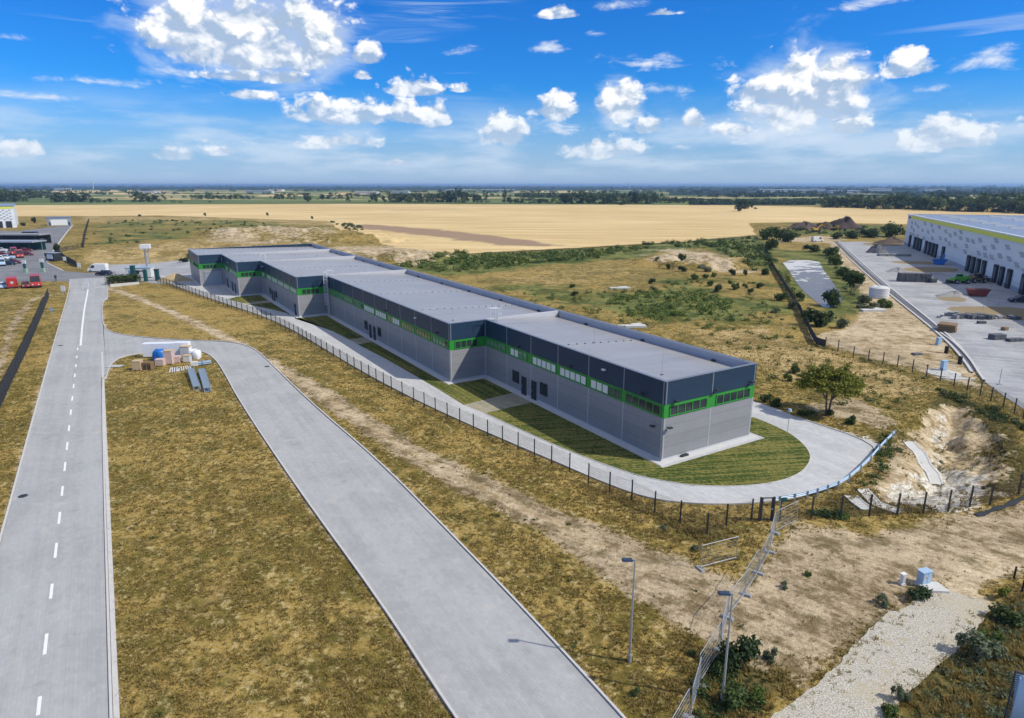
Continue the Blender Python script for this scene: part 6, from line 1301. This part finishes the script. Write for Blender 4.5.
# remote tree lines, plantation and woods: masses
def remote(name, rows, seed, mat='far_leaf'):
    r_ = np.random.default_rng(seed); C, Rr = [], []
    for xa, xb, y0, h, n in rows:
        for i in range(n):
            px = r_.uniform(xa, xb); x, y = g(px, y0+r_.normal()*.18); d = math.hypot(x, y); s = h*d/F*r_.uniform(.6, 1.15); C.append((x, y, s*.45)); Rr.append(s*.62)
    C = np.array(C); Rr = np.array(Rr); n = 26*len(C); k = np.repeat(np.arange(len(C)), 26); d = r_.normal(size=(n, 3)); d /= np.linalg.norm(d, axis=1)[:, None]; P = C[k]+d*(Rr[k]*r_.uniform(.4, 1, n))[:, None]*np.array([1.9, 1.9, .8]); P[:, 2] = np.maximum(P[:, 2], 0)
    nr = r_.normal(size=(n, 3)); nr /= np.linalg.norm(nr, axis=1)[:, None]; t = np.cross(nr, d); t /= np.linalg.norm(t, axis=1)[:, None]+1e-9; w = np.cross(nr, t); s = (Rr[k]*.42)[:, None]
    v = np.stack([P-t*s, P-w*s, P+t*s, P+w*s], 1).reshape(-1, 3); o = link(name, np_mesh(name, v, np.arange(len(v)).reshape(-1, 4), M[mat])); o['kind'] = 'stuff'
remote('distant_treeline', [(-150, 1170, 187.3, 1.6, 260), (-150, 1170, 188.6, 1.8, 220), (-150, 340, 191.5, 2.2, 70), (340, 700, 192.5, 2.8, 90), (520, 660, 197.5, 5, 70), (350, 560, 196.5, 3.2, 50), (0, 340, 194.5, 2.4, 50), (120, 330, 197.5, 2.0, 26)], 1)
remote('distant_woods', [(680, 1170, 190.5, 2.4, 130), (690, 1170, 193.5, 2.8, 120), (700, 830, 197, 3.5, 50), (900, 1170, 197, 4.0, 70)], 2)
remote('plantation', [(690, 818, 204, 3.2, 90), (690, 818, 202, 2.6, 80), (690, 818, 200.5, 2.2, 70), (660, 700, 201, 3, 20)], 3)
# bright sheds and two towers in the far distance
for k, (px, py, wpx, hpx) in enumerate([(60, 190.6, 10, 1.6), (146, 193.5, 14, 1.6), (258, 193.2, 22, 1.8), (275, 191.2, 12, 1.5), (366, 194, 20, 2), (400, 193.5, 16, 2), (455, 191.6, 18, 1.8), (498, 192.3, 32, 2.2), (778, 192.0, 34, 1.9), (812, 191.2, 24, 1.6), (845, 193.0, 26, 1.8), (880, 191.0, 20, 1.6), (935, 191.3, 18, 1.5)]):
    x, y = g(px, py); s = math.hypot(x, y)/F; t = thing('distant_shed', ['pale shed far away at the left end of the plain', 'pale shed far beyond the green field above the sign tower', 'long pale shed far beyond the hall\'s far end', 'small pale shed just right of and behind the long one', 'pale shed behind the tall separate trees', 'pale shed behind the left side of the middle clump', 'pale shed behind the tall clump', 'long white shed in the middle of the horizon', 'long white shed far behind the wheat pair of trees', 'white shed right of the long one behind the wheat', 'low white shed above the left end of the woodland belt', 'small pale shed above the woodland belt', 'small pale shed above the right warehouse corner'][k], 'building', (x, y, 0))
    b = MB(); b.box(-wpx*s/2, wpx*s/2, 0, 40, 0, hpx*s); b.build('wall', M['offwhite'], t); b = MB(); b.box(-wpx*s/2-1, wpx*s/2+1, -1, 41, hpx*s, hpx*s*1.25, 0, (1, 8)); b.build('roof', M['roof'], t)
for px, py, h, lb in [(93.5, 189, 5.5, 'small white water tower on the far left horizon'), (629, 188.6, 5, 'small white water tower on the horizon right of the middle')]:
    x, y = g(px, py); s = math.hypot(x, y)/F; t = thing('water_tower', lb, 'water tower', (x, y, 0)); b = MB(); b.tube((0, 0, 0), (0, 0, h*s*.7), .35*s, .3*s, 10); b.build('shaft', M['white'], t); b = MB(); b.tube((0, 0, h*s*.7), (0, 0, h*s), .7*s, .8*s, 12); b.build('tank', M['white'], t)
# ------------------------------------------------------------------ camera, sun, sky, air
cam = bpy.data.objects.new('camera', bpy.data.cameras.new('camera')); COL.objects.link(cam)
cam.location = (0, 0, CH); cam.rotation_euler = (R(90)-TH, 0, 0); cam.data.sensor_width = 36; cam.data.lens = F/1024*36; cam.data.clip_start = .5; cam.data.clip_end = 90000
S.camera = cam
trav = Vector((-VX+1.1*UX, -VY+1.1*UY, -1.5)).normalized(); sd = -trav
sun = bpy.data.objects.new('sun', bpy.data.lights.new('sun', 'SUN')); COL.objects.link(sun); sun.data.energy = SUN_E; sun.data.angle = R(.8); sun.data.color = (1, .93, .80)
sun.rotation_euler = trav.to_track_quat('-Z', 'Y').to_euler()
W_ = bpy.data.worlds.new('World'); S.world = W_; W_.use_nodes = True; N = NT(W_.node_tree); bg = W_.node_tree.nodes['Background']
sky = N.n('ShaderNodeTexSky', sky_type='NISHITA'); sky.sun_disc = False; sky.sun_elevation = math.asin(sd.z); sky.sun_rotation = math.atan2(sd.x, sd.y); sky.altitude = 100; sky.air_density = 1.0; sky.dust_density = .6; sky.ozone_density = 2.5
gen = N.n('ShaderNodeTexCoord').outputs['Generated']; sp = N.n('ShaderNodeSeparateXYZ'); N.put(sp.inputs[0], gen)
az = N.m('MULTIPLY', N.m('ARCTAN2', sp.outputs[0], sp.outputs[1]), 57.2958); el = N.m('MULTIPLY', N.m('ARCSINE', sp.outputs[2]), 57.2958)
hs = N.n('ShaderNodeHueSaturation'); N.put(hs.inputs['Color'], sky.outputs[0]); hs.inputs['Saturation'].default_value = SKY_SAT; hs.inputs['Value'].default_value = 1.0
skyc = N.mix(1.0, hs.outputs[0], SKY_TINT, 'MULTIPLY')
cb = N.n('ShaderNodeCombineXYZ'); N.put(cb.inputs[0], az); N.put(cb.inputs[1], N.m('MULTIPLY', el, 1.35)); P_ = cb.outputs[0]
def off(v):
    o = N.n('ShaderNodeVectorMath', operation='ADD'); N.put(o.inputs[0], P_); o.inputs[1].default_value = v; return o.outputs[0]
wob = N.n('ShaderNodeTexNoise', noise_dimensions='2D'); N.put(wob.inputs['Vector'], P_); wob.inputs['Scale'].default_value = .55; wob.inputs['Detail'].default_value = 4
wv_ = N.n('ShaderNodeVectorMath', operation='MULTIPLY_ADD'); N.put(wv_.inputs[0], wob.outputs['Color']); wv_.inputs[1].default_value = (1.3, 1.3, 0); N.put(wv_.inputs[2], P_); PW = wv_.outputs[0]
def shift(v, d):
    o = N.n('ShaderNodeVectorMath', operation='ADD'); N.put(o.inputs[0], v); o.inputs[1].default_value = d; return o.outputs[0]
def bill(v):
    """domes heaped on domes"""
    vo = N.n('ShaderNodeTexVoronoi', feature='SMOOTH_F1', voronoi_dimensions='2D'); N.put(vo.inputs['Vector'], v); vo.inputs['Scale'].default_value = .33; vo.inputs['Smoothness'].default_value = .30; vo.inputs['Detail'].default_value = 3.0; vo.inputs['Roughness'].default_value = .48; vo.inputs['Lacunarity'].default_value = 2.3
    return N.m('SUBTRACT', 1.0, N.m('MULTIPLY', vo.outputs['Distance'], 1.0))
n0 = bill(PW); n1 = bill(shift(PW, (.50, .68, 0)))
big = N.noise(P_, .17, 4, .55, 0, '2D')
def dirn(px, py):
    u = (px-512)/F; v = (359-py)/F; x, y, z = u, math.cos(TH)+v*math.sin(TH), -math.sin(TH)+v*math.cos(TH); L = math.sqrt(x*x+y*y+z*z)
    return math.degrees(math.atan2(x, y)), math.degrees(math.asin(z/L))
# heaped clouds: (bearing/height of the base middle, half width, height) as seen from the site
CL = [(250, 52, 105, 62), (200, 40, 58, 52), (320, 48, 36, 36), (255, 22, 70, 30), (238, 78, 44, 10), (280, 80, 34, 12), (245, 96, 30, 10), (335, 118, 55, 24), (405, 118, 20, 18), (438, 120, 20, 22), (415, 90, 28, 20), (462, 90, 12, 8), (366, 58, 17, 20), (362, 77, 12, 8), (340, 143, 40, 14),
      (505, 138, 24, 26), (555, 112, 30, 26), (620, 112, 24, 30), (645, 130, 20, 12), (800, 112, 66, 58), (830, 86, 40, 30), (770, 95, 40, 22), (912, 70, 30, 24), (948, 142, 56, 26), (693, 124, 12, 13), (850, 130, 28, 14), (175, 157, 24, 12), (222, 153, 20, 9), (318, 146, 16, 10), (600, 152, 44, 18), (735, 132, 20, 10), (20, 152, 24, 14), (395, 164, 12, 6), (560, 16, 24, 9), (660, 14, 26, 8)]
SOFT = [(600, 152, 60, 18), (730, 132, 70, 14), (680, 150, 20, 10), (205, 152, 50, 14), (12, 150, 26, 16), (560, 14, 30, 8), (610, 10, 50, 10), (690, 14, 60, 10), (870, 8, 60, 10), (595, 36, 24, 6), (85, 84, 100, 8), (40, 99, 60, 5), (548, 52, 32, 10), (650, 70, 80, 14), (660, 95, 80, 12), (460, 55, 40, 9), (985, 70, 60, 22), (930, 92, 30, 7), (5, 38, 26, 5), (560, 140, 70, 26), (790, 140, 110, 26), (180, 75, 40, 10)]
def dens(dy, L_, flat=-.30, track=False):
    out = None; rel = None
    for px, py, wv, hv in L_:
        a0, e0 = dirn(px, py); a1, e1 = dirn(px, py-hv); w = (dirn(px+wv, py)[0]-dirn(px-wv, py)[0])/2; h = max(e1-e0, .4)
        xx = N.m('DIVIDE', N.m('SUBTRACT', az, a0), w); ee = N.m('SUBTRACT', el, e0-dy)
        yy = N.m('MAXIMUM', N.m('DIVIDE', ee, h), N.m('DIVIDE', ee, flat*h))
        q = N.m('SUBTRACT', 1.0, N.m('SQRT', N.m('ADD', N.m('MULTIPLY', xx, xx), N.m('MULTIPLY', yy, yy))))
        r_ = N.m('DIVIDE', ee, h)
        if out is None: out, rel = q, r_
        else:
            if track:
                t_ = N.m('GREATER_THAN', q, out); rel = N.m('ADD', rel, N.m('MULTIPLY', t_, N.m('SUBTRACT', r_, rel)))
            out = N.m('MAXIMUM', out, q)
    return (out, rel) if track else out
d0, rel = dens(0.0, CL, -.34, True); dbig = dens(-.5, [c for c in CL if c[3] > 26], -.7)
fine = N.noise(P_, 1.6, 5, .62, 0, '2D')
dd = N.m('ADD', N.m('MULTIPLY_ADD', d0, CM, CO), N.m('ADD', N.m('MULTIPLY', N.m('SUBTRACT', n0, CB), CN), N.m('ADD', N.m('MULTIPLY', N.m('SUBTRACT', big, .5), .7), N.m('MULTIPLY', N.m('SUBTRACT', fine, .5), .50))))
base_ = N.step(N.m('ADD', rel, N.m('MULTIPLY', N.m('SUBTRACT', n0, CB), .9)), .24, -.20)      # cloud standing above: the underside
cum = N.m('MULTIPLY', N.step(dd, -.10, .36), N.m('SUBTRACT', 1.0, N.m('MULTIPLY', base_, .15)))
ds = dens(0.0, [(a, b-h*.4, w, h*.9) for a, b, w, h in SOFT], -.8); soft = N.step(N.m('ADD', N.m('MULTIPLY', ds, .9), N.m('ADD', N.m('MULTIPLY', N.m('SUBTRACT', N.noise(N.scale(P_, (.26, .55, 1)), 1.0, 7, .66, .3, '2D'), .50), 2.6), N.m('MULTIPLY', N.m('SUBTRACT', n0, CB), .5))), .05, 1.15, 0, .9)
halo = N.step(N.m('ADD', dbig, N.m('MULTIPLY', N.m('SUBTRACT', N.noise(N.scale(P_, (.16, .30, 1)), 1.0, 5, .62, .4, '2D'), .46), 1.7)), -.25, .55, 0, .55)
lit = N.m('ADD', N.m('MULTIPLY', N.m('SUBTRACT', n0, n1), CS), N.m('ADD', .70, N.m('MULTIPLY', N.m('SUBTRACT', fine, .5), .5)))
lit = N.m('SUBTRACT', N.m('ADD', lit, N.step(dd, .05, .9, 0, .10)), N.m('MULTIPLY', base_, .50), clamp=True)
# streaks and thin veils
sv = N.scale(P_, (.055, .55, 1)); st = N.noise(sv, 1.0, 5, .6, .6, '2D'); sm = N.noise(N.scale(P_, (.035, .12, 1)), 1.0, 3, .5, 0, '2D')
band = N.m('MULTIPLY', N.step(el, 5.5, 8.0), 1.0)
streak = N.m('MULTIPLY', N.m('MULTIPLY', N.step(st, .52, .74), N.step(sm, .46, .62)), N.m('MULTIPLY', band, .30))
veil = N.m('MULTIPLY', N.m('MULTIPLY', N.step(N.noise(N.scale(P_, (.09, .33, 1)), 1.0, 5, .6, 0, '2D'), .36, .70), N.step(el, .0, 2.0)), N.step(el, 7.5, 3.0, 0, .62))
pale = N.step(el, 8.0, -.5, 0, .8)
c = N.mix(pale, skyc, HAZE_C); c = N.mix(veil, c, VEIL_C); c = N.mix(streak, c, VEIL_C)
c = N.mix(soft, c, SOFT_C); c = N.mix(halo, c, VEIL_C); cc = N.mix(lit, CLOUD_D, CLOUD_L); low = N.step(el, 8.0, 1.0, 0, .5); cc = N.mix(low, cc, VEIL_C)
c = N.mix(N.m('MULTIPLY', cum, N.m('SUBTRACT', 1.0, N.m('MULTIPLY', low, .5))), c, cc)
over = N.m('MULTIPLY', N.step(el, 17.0, 40.0), OVER); c = N.mix(over, c, OVER_C)
N.put(bg.inputs[0], c); bg.inputs[1].default_value = SKY_E
W_.cycles.sampling_method = 'NONE'
S.view_settings.view_transform = 'Standard'; S.view_settings.look = 'None'; S.view_settings.exposure = EXPO; S.view_settings.gamma = 1; S.view_settings.use_curve_mapping = False
# the air between here and the horizon
if HAZE > 0:
    b = MB(); b.box(-34000, 34000, -34000, 34000, -4.0, 42.0)
    m = bpy.data.materials.new('air'); m.use_nodes = True; nt = m.node_tree; nt.nodes.remove(nt.nodes['Principled BSDF']); pv = nt.nodes.new('ShaderNodeVolumePrincipled'); pv.inputs['Color'].default_value = (*HAZE_V, 1); pv.inputs['Density'].default_value = HAZE; pv.inputs['Anisotropy'].default_value = .2
    nt.links.new(pv.outputs[0], nt.nodes['Material Output'].inputs['Volume']); o = b.build('haze', m); o['kind'] = 'stuff'; m.cycles.homogeneous_volume = True
S.cycles.max_bounces = 5; S.cycles.diffuse_bounces = 2; S.cycles.glossy_bounces = 2; S.cycles.transmission_bounces = 3; S.cycles.volume_bounces = 0; S.cycles.use_denoising = True; S.cycles.use_adaptive_sampling = True; S.cycles.adaptive_threshold = .02; S.cycles.adaptive_min_samples = 24
